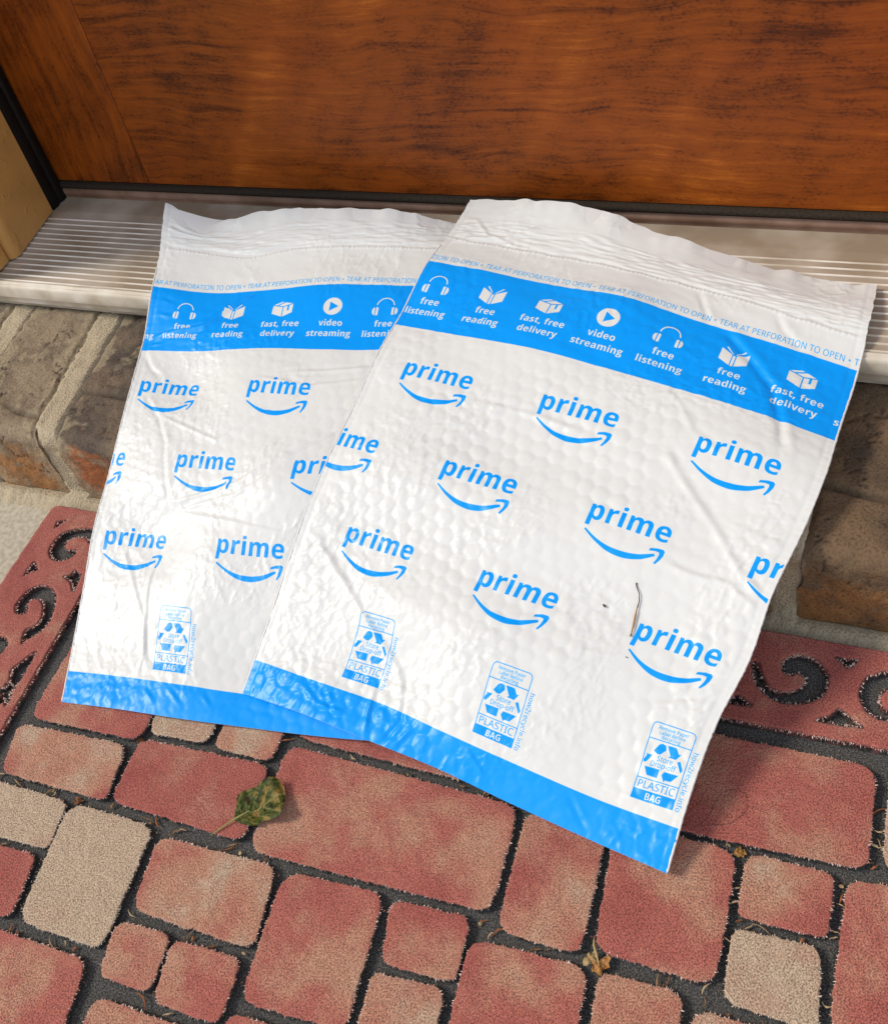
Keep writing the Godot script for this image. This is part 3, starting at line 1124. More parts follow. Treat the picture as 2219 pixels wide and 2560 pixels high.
const SHEET_H := 443.5
const PX := 4.6            # print pixels per millimetre

var ink := PackedFloat32Array()
var ink_w := 0
var ink_h := 0


# Adds coverage of a triangle (pixels) to the ink, four scan lines per pixel row.
func fill_tri(a: Vector2, b: Vector2, c: Vector2, amount: float) -> void:
	var lo := maxi(0, int(floor(minf(a.y, minf(b.y, c.y)) * 4.0)))
	var hi := mini(ink_h * 4 - 1, int(ceil(maxf(a.y, maxf(b.y, c.y)) * 4.0)))
	var step := amount * 0.25
	var pts := [a, b, c]
	for s in range(lo, hi + 1):
		var y := (s + 0.5) * 0.25
		var x0 := 1e9
		var x1 := -1e9
		for k in 3:
			var p: Vector2 = pts[k]
			var q: Vector2 = pts[(k + 1) % 3]
			if (p.y <= y) != (q.y <= y):
				var x := p.x + (q.x - p.x) * (y - p.y) / (q.y - p.y)
				x0 = minf(x0, x)
				x1 = maxf(x1, x)
		if x1 <= x0:
			continue
		x0 = maxf(x0, 0.0)
		x1 = minf(x1, float(ink_w))
		var row := (s >> 2) * ink_w
		var i := int(x0)
		while i < x1 and i < ink_w:
			ink[row + i] += step * (minf(x1, i + 1.0) - maxf(x0, float(i)))
			i += 1


func fill_poly(pts: PackedVector2Array, amount: float) -> void:
	var tri := Geometry2D.triangulate_polygon(pts)
	for k in range(0, tri.size(), 3):
		fill_tri(pts[tri[k]] * PX, pts[tri[k + 1]] * PX, pts[tri[k + 2]] * PX, amount)


func poly(flat: Array, at: Vector2, k := 1.0) -> PackedVector2Array:
	var out := PackedVector2Array()
	for i in range(0, flat.size(), 2):
		out.append(at + Vector2(flat[i], flat[i + 1]) * k)
	return out


func fill_rect_mm(x: float, y: float, w: float, h: float, amount: float) -> void:
	fill_poly(PackedVector2Array([Vector2(x, y), Vector2(x + w, y), Vector2(x + w, y + h), Vector2(x, y + h)]), amount)


func fill_line(a: Vector2, b: Vector2, w: float, amount: float) -> void:
	var s := (b - a).orthogonal().normalized() * w * 0.5
	fill_poly(PackedVector2Array([a + s, b + s, b - s, a - s]), amount)


var glyphs := {}
var fonts := {}


# Flat triangles of a word at em = 1, baseline y = 0 (y down), left edge x = 0; and its width.
func word(text: String, bold: bool) -> Array:
	var key := text + str(bold)
	if glyphs.has(key):
		return glyphs[key]
	if not fonts.has(bold):
		var f := SystemFont.new()
		f.font_names = PackedStringArray(["Droid Sans"])
		f.font_weight = 700 if bold else 400
		fonts[bold] = f
	var base := 0.0
	var out := PackedVector2Array()
	for pass_no in 2:
		var tm := TextMesh.new()
		tm.font = fonts[bold]
		tm.font_size = 96
		tm.pixel_size = 1.0 / 96.0
		tm.depth = 0.0
		tm.curve_step = 3.0
		tm.text = "x" if pass_no == 0 else text
		var arr := tm.get_mesh_arrays()
		var v: PackedVector3Array = arr[Mesh.ARRAY_VERTEX]
		if pass_no == 0:
			base = 1e9
			for p in v:
				base = minf(base, p.y)
		else:
			var ids = arr[Mesh.ARRAY_INDEX]
			if ids == null or ids.size() == 0:
				ids = range(v.size())
			for i in ids:
				out.append(Vector2(v[i].x, base - v[i].y))
	var lo := 1e9
	var hi := -1e9
	for p in out:
		lo = minf(lo, p.x)
		hi = maxf(hi, p.x)
	for i in out.size():
		out[i].x -= lo
	glyphs[key] = [out, hi - lo]
	return glyphs[key]


# Prints a word with its baseline at `at` (millimetres). anchor 0 left, 0.5 centred. width > 0 stretches it to that width. down turns it to read downwards.
func print_word(text: String, em: float, bold: bool, at: Vector2, anchor: float, amount: float, width := 0.0, down := false) -> void:
	var g := word(text, bold)
	var pts: PackedVector2Array = g[0]
	var kx := em
	if width > 0.0:
		kx = width / float(g[1])
	var off := -anchor * float(g[1]) * kx
	for k in range(0, pts.size(), 3):
		var t := []
		for i in 3:
			var p := Vector2(pts[k + i].x * kx + off, pts[k + i].y * em)
			t.append((at + (Vector2(-p.y, p.x) if down else p)) * PX)
		fill_tri(t[0], t[1], t[2], amount)


func print_logo(p: Vector2) -> void:
	# p: top left of the letter p at x-height
	print_word("prime", 19.6, true, p + Vector2(0.2, 10.5), 0.0, 1.0, 54.4)
	var s := p + Vector2(1.8, 17.6)
	var up := [Vector2(0, 0), Vector2(9, 4.6), Vector2(18, 7.2), Vector2(28, 7.6), Vector2(38, 6.0), Vector2(47.4, 2.2)]
	var lo := [Vector2(48.4, 3.6), Vector2(40, 8.8), Vector2(29.5, 11.6), Vector2(18.5, 10.7), Vector2(8.5, 6.6), Vector2(-0.6, 0.9)]
	fill_poly(curve(up, s) + curve(lo, s), 1.0)
	fill_poly(poly([43.6, 1.2, 43.9, -0.6, 48.4, -2.0, 52.0, -2.2, 53.3, -1.2, 53.2, 2.0, 51.9, 5.6, 50.0, 8.6, 48.8, 8.2, 50.0, 5.2, 50.5, 2.0, 50.2, 0.4, 47.8, 0.2], s), 1.0)


func curve(pts: Array, at: Vector2) -> PackedVector2Array:
	var out := PackedVector2Array()
	for i in pts.size() - 1:
		var a: Vector2 = pts[maxi(i - 1, 0)]
		var d: Vector2 = pts[mini(i + 2, pts.size() - 1)]
		for k in 6:
			out.append(at + (pts[i] as Vector2).cubic_interpolate(pts[i + 1], a, d, k / 6.0))
	out.append(at + pts[-1])
	return out


func print_recycle(p: Vector2) -> void:
	var w := 27.8
	var h := 46.2
	var l := 0.55
	var c := 3.0
	var corners := [[Vector2(p.x, p.y + h), Vector2(p.x, p.y + c)], [Vector2(p.x + c, p.y), Vector2(p.x + w - c, p.y)], [Vector2(p.x + w, p.y + c), Vector2(p.x + w, p.y + h)]]
	for e in corners:
		fill_line(e[0], e[1], l, 0.9)
	for side in 2:
		var mid := Vector2(p.x + c, p.y + c) if side == 0 else Vector2(p.x + w - c, p.y + c)
		for k in 6:
			var a0 := PI + PI / 12.0 * k if side == 0 else PI * 1.5 + PI / 12.0 * k
			fill_line(mid + Vector2.from_angle(a0) * c, mid + Vector2.from_angle(a0 + PI / 12.0) * c, l, 0.9)
	fill_line(p + Vector2(0, 10.0), p + Vector2(w, 10.0), l, 0.9)
	fill_line(p + Vector2(0, 33.6), p + Vector2(w, 33.6), l, 0.9)
	fill_rect_mm(p.x, p.y + 40.2, w, h - 40.2, 1.0)
	print_word("Remove Paper", 3.0, false, p + Vector2(w / 2, 3.7), 0.5, 1.0)
	print_word("Label Before", 3.0, false, p + Vector2(w / 2, 6.5), 0.5, 1.0)
	print_word("Recycling", 3.0, false, p + Vector2(w / 2, 9.1), 0.5, 1.0)
	print_word("Store", 4.4, false, p + Vector2(w / 2, 22.0), 0.5, 0.95)
	print_word("Drop-off", 4.4, false, p + Vector2(w / 2, 25.6), 0.5, 0.95)
	print_word("PLASTIC", 6.0, false, p + Vector2(w / 2, 39.0), 0.5, 0.95, 24.0)
	print_word("BAG", 5.6, true, p + Vector2(w / 2, 45.3), 0.5, -1.0)
	print_word("how2recycle.info", 4.4, false, p + Vector2(w + 1.8, 10.8), 0.0, 0.9, 35.5, true)
	for q in [[5.2, 16.8, 7.7, 12.3, 9.8, 11.4, 12.0, 12.1, 12.8, 14.6, 10.0, 18.0, 8.2, 18.1], [12.9, 11.6, 16.3, 11.5, 18.7, 11.6, 21.2, 14.9, 22.7, 14.3, 20.3, 18.3, 15.1, 18.1, 16.4, 17.2],
			[1.1, 19.5, 5.6, 19.3, 2.3, 24.3, 0.9, 24.5, 0.5, 22.9, 2.0, 20.2], [21.7, 19.3, 23.6, 18.7, 26.4, 23.3, 25.5, 25.1], [2.6, 26.7, 12.3, 26.4, 12.3, 31.6, 5.4, 31.4], [15.7, 26.9, 24.8, 26.9, 21.4, 31.4, 17.6, 31.6, 17.3, 32.9, 14.7, 29.2]]:
		fill_poly(poly(q, p), 1.0)


func arc(mid: Vector2, r: float, a0: float, a1: float, w: float, amount: float) -> void:
	var n := 14
	for k in n:
		fill_line(mid + Vector2.from_angle(lerpf(a0, a1, float(k) / n)) * r, mid + Vector2.from_angle(lerpf(a0, a1, (k + 1.0) / n)) * r, w, amount)


func ellipse(mid: Vector2, rx: float, ry: float, amount: float, a0 := 0.0, a1 := TAU) -> void:
	var pts := PackedVector2Array()
	for k in 25:
		var a := lerpf(a0, a1, k / 24.0)
		pts.append(mid + Vector2(cos(a) * rx, sin(a) * ry))
	if a1 - a0 > 6.2:
		pts.remove_at(24)
	fill_poly(pts, amount)


# The icons knocked out of the blue band; kind 0 headphones, 1 book, 2 box, 3 play. c is the middle.
func print_icon(kind: int, c: Vector2) -> void:
	var labels := [["free", "listening"], ["free", "reading"], ["fast, free", "delivery"], ["video", "streaming"]]
	match kind:
		0:
			arc(c + Vector2(0, -1.5), 7.2, PI * 1.02, PI * 1.98, 1.0, -1.0)
			for s in [-1.0, 1.0]:
				fill_poly(poly([s * 5.6, 0.6, s * 7.6, 0.0, s * 7.8, 8.0, s * 5.8, 7.6], c), -1.0)
				ellipse(c + Vector2(s * 8.5, 4.1), 2.4, 3.6, -1.0, -PI / 2 if s > 0 else PI / 2, PI / 2 if s > 0 else PI * 1.5)
		1:
			fill_poly(poly([-9.6, -6.0, -1.6, -1.6, -1.6, 8.6, -9.6, 4.6], c), -1.0)
			fill_poly(poly([1.6, -1.6, 9.6, -6.0, 9.6, 4.6, 1.6, 8.6], c), -1.0)
			fill_poly(poly([-0.9, -0.8, 0.9, -0.8, 0.9, 8.9, -0.9, 8.9], c), -1.0)
			fill_poly(poly([-7.0, -7.6, -5.8, -8.0, -0.8, -2.4, -1.2, -1.9], c), -1.0)
			fill_poly(poly([7.0, -7.6, 5.8, -8.0, 0.8, -2.4, 1.2, -1.9], c), -1.0)
		2:
			fill_poly(poly([-9.4, -4.2, 0.0, -1.6, 0.0, 8.4, -9.4, 4.6], c), -1.0)
			fill_poly(poly([0.8, -1.6, 4.4, -2.6, 4.4, 2.6, 6.0, 2.1, 6.0, -3.0, 9.4, -4.2, 9.4, 4.6, 0.8, 8.4], c), -1.0)
			fill_poly(poly([-8.8, -5.0, -1.6, -7.6, 0.6, -7.0, -6.0, -4.2], c), -1.0)
			fill_poly(poly([-4.4, -3.7, 2.2, -6.5, 8.6, -4.8, 0.4, -2.4], c), -1.0)
		3:
			ellipse(c, 8.4, 8.4, -1.0)
			fill_poly(poly([-2.8, -4.6, 5.0, 0.0, -2.8, 4.6], c), 1.0)
	print_word(labels[kind][0], 8.0, true, c + Vector2(0.6, 18.6), 0.5, -1.0)
	print_word(labels[kind][1], 8.0, true, c + Vector2(0.6, 28.4), 0.5, -1.0)


func print_sheet(front: bool) -> ImageTexture:
	ink_w = int(SHEET_W * PX)
	ink_h = int(SHEET_H * PX)
	ink = PackedFloat32Array()
	ink.resize(ink_w * ink_h)
	fill_rect_mm(-1, 83.0, SHEET_W + 2, 64.2, 1.0)
	fill_rect_mm(-1, 419.9, SHEET_W + 2, 30.0, 1.0)
	var rows := [[26.0, 179.7], [-19.3, 246.9], [36.8, 311.9]] if front else [[8.0, 179.7], [-40.5, 246.9], [11.2, 311.9]]
	for r in rows:
		for k in range(-1, 4):
			print_logo(Vector2(r[0] + 108.0 * k, r[1]))
	for k in range(-1, 3):
		print_recycle(Vector2((71.0 if front else 76.5) + 108.1 * k, 365.5))
	var icon_x := 17.5 if front else 34.5
	for k in range(-1, 8):
		print_icon(posmod(k, 4), Vector2(icon_x + 45.6 * k, 105.6))
	var tear_x := 45.0 if front else 87.0
	for k in range(-2, 4):
		print_word("TEAR AT PERFORATION TO OPEN", 7.0, false, Vector2(tear_x + 91.3 * k, 79.6), 0.0, 0.8, 85.0)
		ellipse(Vector2(tear_x + 91.3 * k + 88.2, 77.3), 0.8, 0.8, 0.66)
	var data := PackedByteArray()
	data.resize(ink_w * ink_h * 3)
	# poly film and cyan-blue print (sRGB)
	var w := Vector3(220, 220, 217)
	var b := Vector3(0, 152, 246)
	for i in ink.size():
		var t := clampf(ink[i], 0.0, 1.0)
		data[i * 3] = int(w.x + (b.x - w.x) * t)
		data[i * 3 + 1] = int(w.y + (b.y - w.y) * t)
		data[i * 3 + 2] = int(w.z + (b.z - w.z) * t)
	return ImageTexture.create_from_image(Image.create_from_data(ink_w, ink_h, false, Image.FORMAT_RGB8, data))


func cr(t: float) -> Vector4:
	return Vector4(-0.5 * t + t * t - 0.5 * t * t * t, 1.0 - 2.5 * t * t + 1.5 * t * t * t, 0.5 * t + 2.0 * t * t - 1.5 * t * t * t, -0.5 * t * t + 0.5 * t * t * t)


# The nodes with one extrapolated ring around them: 13 x 9 points in metres.
func padded(nodes: Array) -> PackedVector3Array:
	var p := PackedVector3Array()
	p.resize(13 * 9)
	for i in 11:
		for j in 7:
			var k := (i * 7 + j) * 3
			p[(i + 1) * 9 + j + 1] = Vector3(nodes[k], nodes[k + 1], nodes[k + 2]) * 0.0001
	for i in range(1, 12):
		p[i * 9] = 2.0 * p[i * 9 + 1] - p[i * 9 + 2]
		p[i * 9 + 8] = 2.0 * p[i * 9 + 7] - p[i * 9 + 6]
	for j in 9:
		p[j] = 2.0 * p[9 + j] - p[18 + j]
		p[12 * 9 + j] = 2.0 * p[11 * 9 + j] - p[10 * 9 + j]
	return p


func at_sheet(p: PackedVector3Array, u: float, v: float) -> Vector3:
	var a := u * 6.0
	var b := v * 10.0
	var j := clampi(int(a), 0, 5)
	var i := clampi(int(b), 0, 9)
	var wu := cr(a - j)
	var wv := cr(b - i)
	var out := Vector3.ZERO
	for k in 4:
		var r := (i + k) * 9 + j
		out += (p[r] * wu.x + p[r + 1] * wu.y + p[r + 2] * wu.z + p[r + 3] * wu.w) * wv[k]
	return out


# How far the film stands off the smooth sheet, millimetres, at (x, y) millimetres on the sheet.
func relief(x: float, y: float, front: bool, creases: Array) -> float:
	var sd := 0.0 if front else 50.0
	var perf := (51.0 + 9.0 * sm(200.0, 320.0, x) + 1.2 * n_soft.get_noise_2d(x * 0.03, 3.0)) if front else (39.0 + 6.0 * exp(-pow((x - 85.0) / 30.0, 2.0)))
	var edge := minf(minf(x, SHEET_W - x), SHEET_H - y)
	var d := 0.0
	# bubbles of the lining pressing through, a hexagonal grid; some are flat
	var body := sm(perf + 4.0, perf + 30.0, y) * sm(2.0, 12.0, edge + (6.0 if y > 380.0 else 0.0))
	if body > 0.0:
		var pitch := 12.2
		var gx := x * 0.9848 + y * 0.1736 + 1.4 * n_soft.get_noise_2d(x * 0.03 + sd, y * 0.03)
		var gy := -x * 0.1736 + y * 0.9848 + 1.4 * n_soft.get_noise_2d(x * 0.03, y * 0.03 + sd + 9.0)
		var rh := pitch * 0.866
		var best := 1e9
		var bi := Vector2.ZERO
		var r0 := int(floor(gy / rh))
		for r in [r0, r0 + 1]:
			var ox := pitch * 0.5 if posmod(r, 2) == 1 else 0.0
			var c0 := roundf((gx - ox) / pitch)
			var q := Vector2(c0 * pitch + ox, r * rh)
			var dd := q.distance_squared_to(Vector2(gx, gy))
			if dd < best:
				best = dd
				bi = q
		var t := clampf(1.0 - best / 47.0, 0.0, 1.0)
		var full := 0.5 + 0.5 * n_soft.get_noise_2d(bi.x * 0.37 + sd, bi.y * 0.37)
		var zone := 0.45 + 0.75 * sm(-0.35, 0.45, n_soft.get_noise_2d(x * 0.009 + sd * 2.0, y * 0.009 + 4.0))
		if y > 405.0 and x < 150.0 and front:
			zone = 1.3
		elif y > 412.0 and front:
			zone *= 0.5
		if y < 150.0:
			zone *= 0.45
		if not front:
			zone *= 0.5
		d += body * zone * 0.86 * (0.40 + 0.60 * full) * (0.6 * t + 0.4 * t * t * (3.0 - 2.0 * t))
	# slack film: broad soft folds, finer crinkles in patches
	var wob := n_ridge.get_noise_2d(x * 0.018 + sd, y * 0.026)
	d += 0.6 * wob * sm(0.0, 8.0, edge)
	var patch := sm(-0.05, 0.45, n_soft.get_noise_2d(x * 0.012 + sd + 20.0, y * 0.012))
	if not front:
		patch = maxf(patch, 0.8 * sm(150.0, 0.0, x) * sm(140.0, 200.0, y))
	else:
		patch = maxf(patch, sm(150.0, 40.0, x) * sm(250.0, 330.0, y))
	var rid := 1.0 - absf(n_ridge.get_noise_2d(x * 0.055 + sd, y * 0.038 - 7.0)) * 2.4
	d += 0.42 * patch * maxf(rid, 0.0) * maxf(rid, 0.0)
	var rid2 := maxf(0.0, 1.0 - absf(n_ridge.get_noise_2d((x + 0.7 * y) * 0.045 + sd + 60.0, (y - 0.5 * x) * 0.075)) * 4.0)
	d += 0.26 * rid2 * rid2 * (0.3 + patch) * sm(4.0, 16.0, edge) * sm(60.0, 150.0, y)
	d += 0.06 * n_ridge.get_noise_2d(x * 0.16, y * 0.16 + sd)
	# named creases
	for c in creases:
		var box: Rect2 = c[0]
		if not box.has_point(Vector2(x, y)):
			continue
		var pts: Array = c[1]
		var m := 1e9
		var sgn := 1.0
		for k in pts.size() - 1:
			var s := seg_dist(Vector2(x, y), pts[k], pts[k + 1])
			if s < m:
				m = s
				sgn = signf(((pts[k + 1] as Vector2) - pts[k]).cross(Vector2(x, y) - pts[k]))
		var w: float = c[3]
		var ends := minf(Vector2(x, y).distance_to(pts[0]), Vector2(x, y).distance_to(pts[-1]))
		var f := sm(0.0, 14.0, ends + 3.0)
		d += float(c[2]) * f * (exp(-pow(m / w, 2.0)) - 0.45 * exp(-pow((m - sgn * -1.6 * w) / (1.4 * w), 2.0)))
	# the perforated seam and the crimped, glued strip above it
	var py := y - perf
	d += 0.95 * exp(-pow(py / 1.2, 2.0)) * (0.5 + 0.5 * sin(x * 1.9 + 2.0 * n_soft.get_noise_2d(x * 0.1, 0.0)))
	d -= 0.7 * exp(-pow((py + 3.0) / 1.6, 2.0))
	if py < 0.0 and py > -30.0:
		var band := sm(0.0, 4.0, -py) * sm(30.0, 24.0, -py)
		d += band * 0.8 * n_ridge.get_noise_2d(x * 0.030 + sd, y * 0.34)
		d += band * 0.55 * maxf(0.0, 1.0 - absf(n_ridge.get_noise_2d(x * 0.02 + sd, y * 0.22 + 3.0)) * 3.0)
	if y < 30.0:
		var lip := sm(30.0, 0.0, y)
		d += lip * lip * (3.0 * n_soft.get_noise_2d(x * 0.021 + sd, 1.0) + 0.8 * n_soft.get_noise_2d(x * 0.06 + sd, 2.0))
	# crimped side seams
	var sx := minf(x, SHEET_W - x)
	if sx < 9.0:
		var k := sm(9.0, 2.0, sx)
		d = d * (1.0 - 0.75 * k) + k * (0.05 * sin(y * 1.9 + 3.0 * n_soft.get_noise_2d(y * 0.05, sd)) - 0.5 * exp(-pow((sx - 5.5) / 1.2, 2.0)))
		d += k * 0.35 * n_ridge.get_noise_2d(x * 0.05, y * 0.12 + sd)
	return d


func sheet_mesh(p: PackedVector3Array, front: bool, y0: float, y1: float, cell: float, creases: Array) -> ArrayMesh:
	var cols := int(SHEET_W / cell) + 1
	var rows := int((y1 - y0) / cell) + 1
	var v := PackedVector3Array()
	var uv := PackedVector2Array()
	var idx := PackedInt32Array()
	var sd := 0.0 if front else 31.0
	var eu := 0.004
	for i in rows:
		var y := lerpf(y0, y1, i / (rows - 1.0))
		# ragged cut edges
		var l := 0.35 * n_ridge.get_noise_2d(y * 0.5, sd) + 0.5 * n_soft.get_noise_2d(y * 0.12, sd + 5.0)
		var r := 0.35 * n_ridge.get_noise_2d(y * 0.5, sd + 9.0) + 0.6 * n_soft.get_noise_2d(y * 0.12, sd + 15.0)
		for j in cols:
			var s := j / (cols - 1.0)
			var x := lerpf(l, SHEET_W + r, s)
			var yy := y
			if y < 26.0:
				if front:
					yy += (1.0 - y / 26.0) * 2.4 * sin((x - 226.0) / 9.0) * sm(222.0, 250.0, x)
				else:
					yy += (1.0 - y / 26.0) * (7.5 * exp(-pow((x - 36.0) / 20.0, 2.0)) - 3.0 * exp(-pow(x / 12.0, 2.0)))
				yy += (1.0 - y / 26.0) * 1.6 * n_soft.get_noise_2d(x * 0.05 + sd, 7.0)
			var u := x / SHEET_W
			var w := yy / SHEET_H
			var q := at_sheet(p, u, w)
			var du := at_sheet(p, u + eu, w) - at_sheet(p, u - eu, w)
			var dv := at_sheet(p, u, w + eu) - at_sheet(p, u, w - eu)
			var n := dv.cross(du).normalized()
			v.append(q + n * (relief(x, y, front, creases) * 0.001))
			uv.append(Vector2(clampf(u, 0.001, 0.999), clampf(w, 0.001, 0.999)))
	grid_index(idx, rows, cols)
	return commit(v, idx, uv)


# The underside: the same sheet a little lower, closed against the face along the seams.
func back_mesh(p: PackedVector3Array, thick: float) -> ArrayMesh:
	var cols := 50
	var rows := 68
	var v := PackedVector3Array()
	var idx := PackedInt32Array()
	for i in rows:
		for j in cols:
			var x := SHEET_W * j / (cols - 1.0)
			var y := SHEET_H * i / (rows - 1.0)
			var u := x / SHEET_W
			var w := y / SHEET_H
			var q := at_sheet(p, u, w)
			var n := (at_sheet(p, u, w + 0.004) - at_sheet(p, u, w - 0.004)).cross(at_sheet(p, u + 0.004, w) - at_sheet(p, u - 0.004, w)).normalized()
			var e := minf(minf(x, SHEET_W - x), minf(SHEET_H - y, maxf(y - 40.0, 0.0)))
			v.append(q - n * (0.0007 + thick * sm(0.0, 14.0, e)))
	for i in rows - 1:
		for j in cols - 1:
			var a := i * cols + j
			idx.append_array([a, a + cols, a + 1, a + 1, a + cols, a + cols + 1])
	return commit(v, idx)


func seam_mesh(p: PackedVector3Array, u: float, y0: float, y1: float, sd: float) -> ArrayMesh:
	var pts := []
	var rad := []
	var n := 220
	for k in n + 1:
		var y := lerpf(y0, y1, float(k) / n)
		var out := 0.0006 * n_ridge.get_noise_2d(y * 0.4, sd)
		var q := at_sheet(p, u, y / SHEET_H)
		q += Vector3(0.4 * out, -0.0004 + 0.5 * out * n_soft.get_noise_2d(y * 0.2, sd + 3.0), 0.3 * out)
		pts.append(q)
		rad.append((0.0008 + 0.0003 * n_ridge.get_noise_2d(y * 0.45, sd + 8.0)) * (0.25 if k == 0 or k == n else 1.0))
	return tube(pts, rad, 6)


func crease_list(raw: Array) -> Array:
	var out := []
	for c in raw:
		var pts := []
		for k in range(0, c[0].size(), 2):
			pts.append(Vector2(c[0][k], c[0][k + 1]))
		var box := Rect2(pts[0], Vector2.ZERO)
		for q in pts:
			box = box.expand(q)
		out.append([box.grow(14.0), pts, c[1], c[2]])
	return out


func film(tex: Texture2D) -> StandardMaterial3D:
	var m := surf(Color.WHITE, 0.34)
	m.albedo_texture = tex
	m.metallic_specular = 0.36
	m.texture_repeat = false
	return m


func build_mailers() -> void:
	var front_creases := crease_list([
		[[233, 84, 259, 106, 276, 122, 288, 150, 293, 170], -1.5, 3.2],
		[[225, 196, 242, 211, 259, 225, 274, 237, 298, 259, 318, 271], 0.9, 2.6],
		[[16, 327, 66, 363, 109, 396, 120, 410, 125, 420], 1.1, 2.6],
		[[97, 410, 100, 428, 106, 443], 1.2, 1.6], [[120, 405, 126, 425, 118, 443], -1.1, 1.8], [[44, 424, 62, 434, 84, 434], 0.9, 1.6], [[60, 422, 80, 440], -0.8, 1.5], [[138, 424, 128, 441], 0.9, 1.5],
		[[254, 270, 271, 272, 295, 270, 318, 280], 0.8, 2.2], [[316, 341, 296, 348, 276, 357], -0.7, 2.2], [[95, 197, 139, 197, 168, 200], 0.6, 2.0], [[215, 150, 236, 176, 262, 190], 0.5, 2.4],
		[[205, 52, 214, 68, 222, 84], -0.8, 2.4], [[262, 56, 270, 70, 286, 82], -0.8, 2.6], [[4, 56, 20, 46, 46, 40, 70, 24], 1.0, 2.0], [[14, 24, 30, 40, 60, 48], 0.7, 1.6], [[180, 425, 196, 436], 0.7, 1.6], [[250, 424, 268, 440], -0.6, 1.8],
	])
	var back_creases := crease_list([
		[[37, 213, 99, 233, 153, 196, 175, 180], 0.7, 1.6], [[71, 286, 126, 268, 203, 221], 0.8, 1.5], [[76, 292, 130, 276, 200, 236], 0.5, 1.5], [[17, 197, 36, 216, 51, 238, 67, 287], -0.8, 1.8],
		[[28, 324, 47, 351, 61, 376, 70, 413], 0.7, 1.8], [[61, 336, 62, 363, 66, 400, 64, 418], 0.8, 1.4], [[71, 283, 83, 294, 130, 298, 186, 305], 0.5, 1.8], [[4, 150, 12, 164, 24, 176], -0.9, 2.4], [[150, 170, 190, 167, 219, 164], 0.6, 1.6], [[120, 176, 170, 182, 215, 176], 0.5, 1.6],
		[[12, 132, 25, 128, 56, 121, 73, 104, 98, 85], 1.4, 1.5], [[20, 134, 58, 126, 80, 104], -0.9, 1.6], [[6, 142, 22, 139], 0.8, 1.4], [[10, 96, 22, 99], 0.6, 1.6], [[8, 110, 26, 112], 0.6, 1.6], [[70, 424, 84, 436], 0.7, 1.5], [[92, 423, 106, 435], 0.7, 1.5], [[120, 424, 130, 434], 0.6, 1.5], [[40, 36, 86, 44, 130, 33], -1.1, 3.0], [[2, 20, 16, 21, 70, 22], 0.8, 1.5],
	])
	for k in 2:
		var front := k == 1
		var p := padded(FRONT_NODES if front else BACK_NODES)
		var label := "upper white padded mailer with blue print overlapping the other mailer" if front else "lower white padded mailer partly covered by the other mailer"
		var base := at_sheet(p, 0.5, 1.0)
		var t := thing("padded_mailer", label, "mailer", base, "padded mailers leaning on the step")
		var m := film(print_sheet(front))
		var cs := front_creases if front else back_creases
		var perf := 52.0 if front else 40.0
		var kids := [["front_panel", sheet_mesh(p, front, perf, SHEET_H, 1.05, cs), m], ["seal_flap", sheet_mesh(p, front, 0.0, perf, 1.05, cs), m]]
		var under := surf(lin(0.70, 0.69, 0.68), 0.4)
		kids.append(["back_panel", back_mesh(p, 0.0022 if front else 0.0016), under])
		kids.append(["side_seam", seam_mesh(p, 0.0, 60.0, SHEET_H, 3.0 + k), under])
		kids.append(["side_seam", seam_mesh(p, 1.0, 60.0, SHEET_H, 13.0 + k), under])
		for e in kids:
			var o := part(e[0], e[1], e[2], t)
			o.position = -base


# ---------------------------------------------------------------- small things

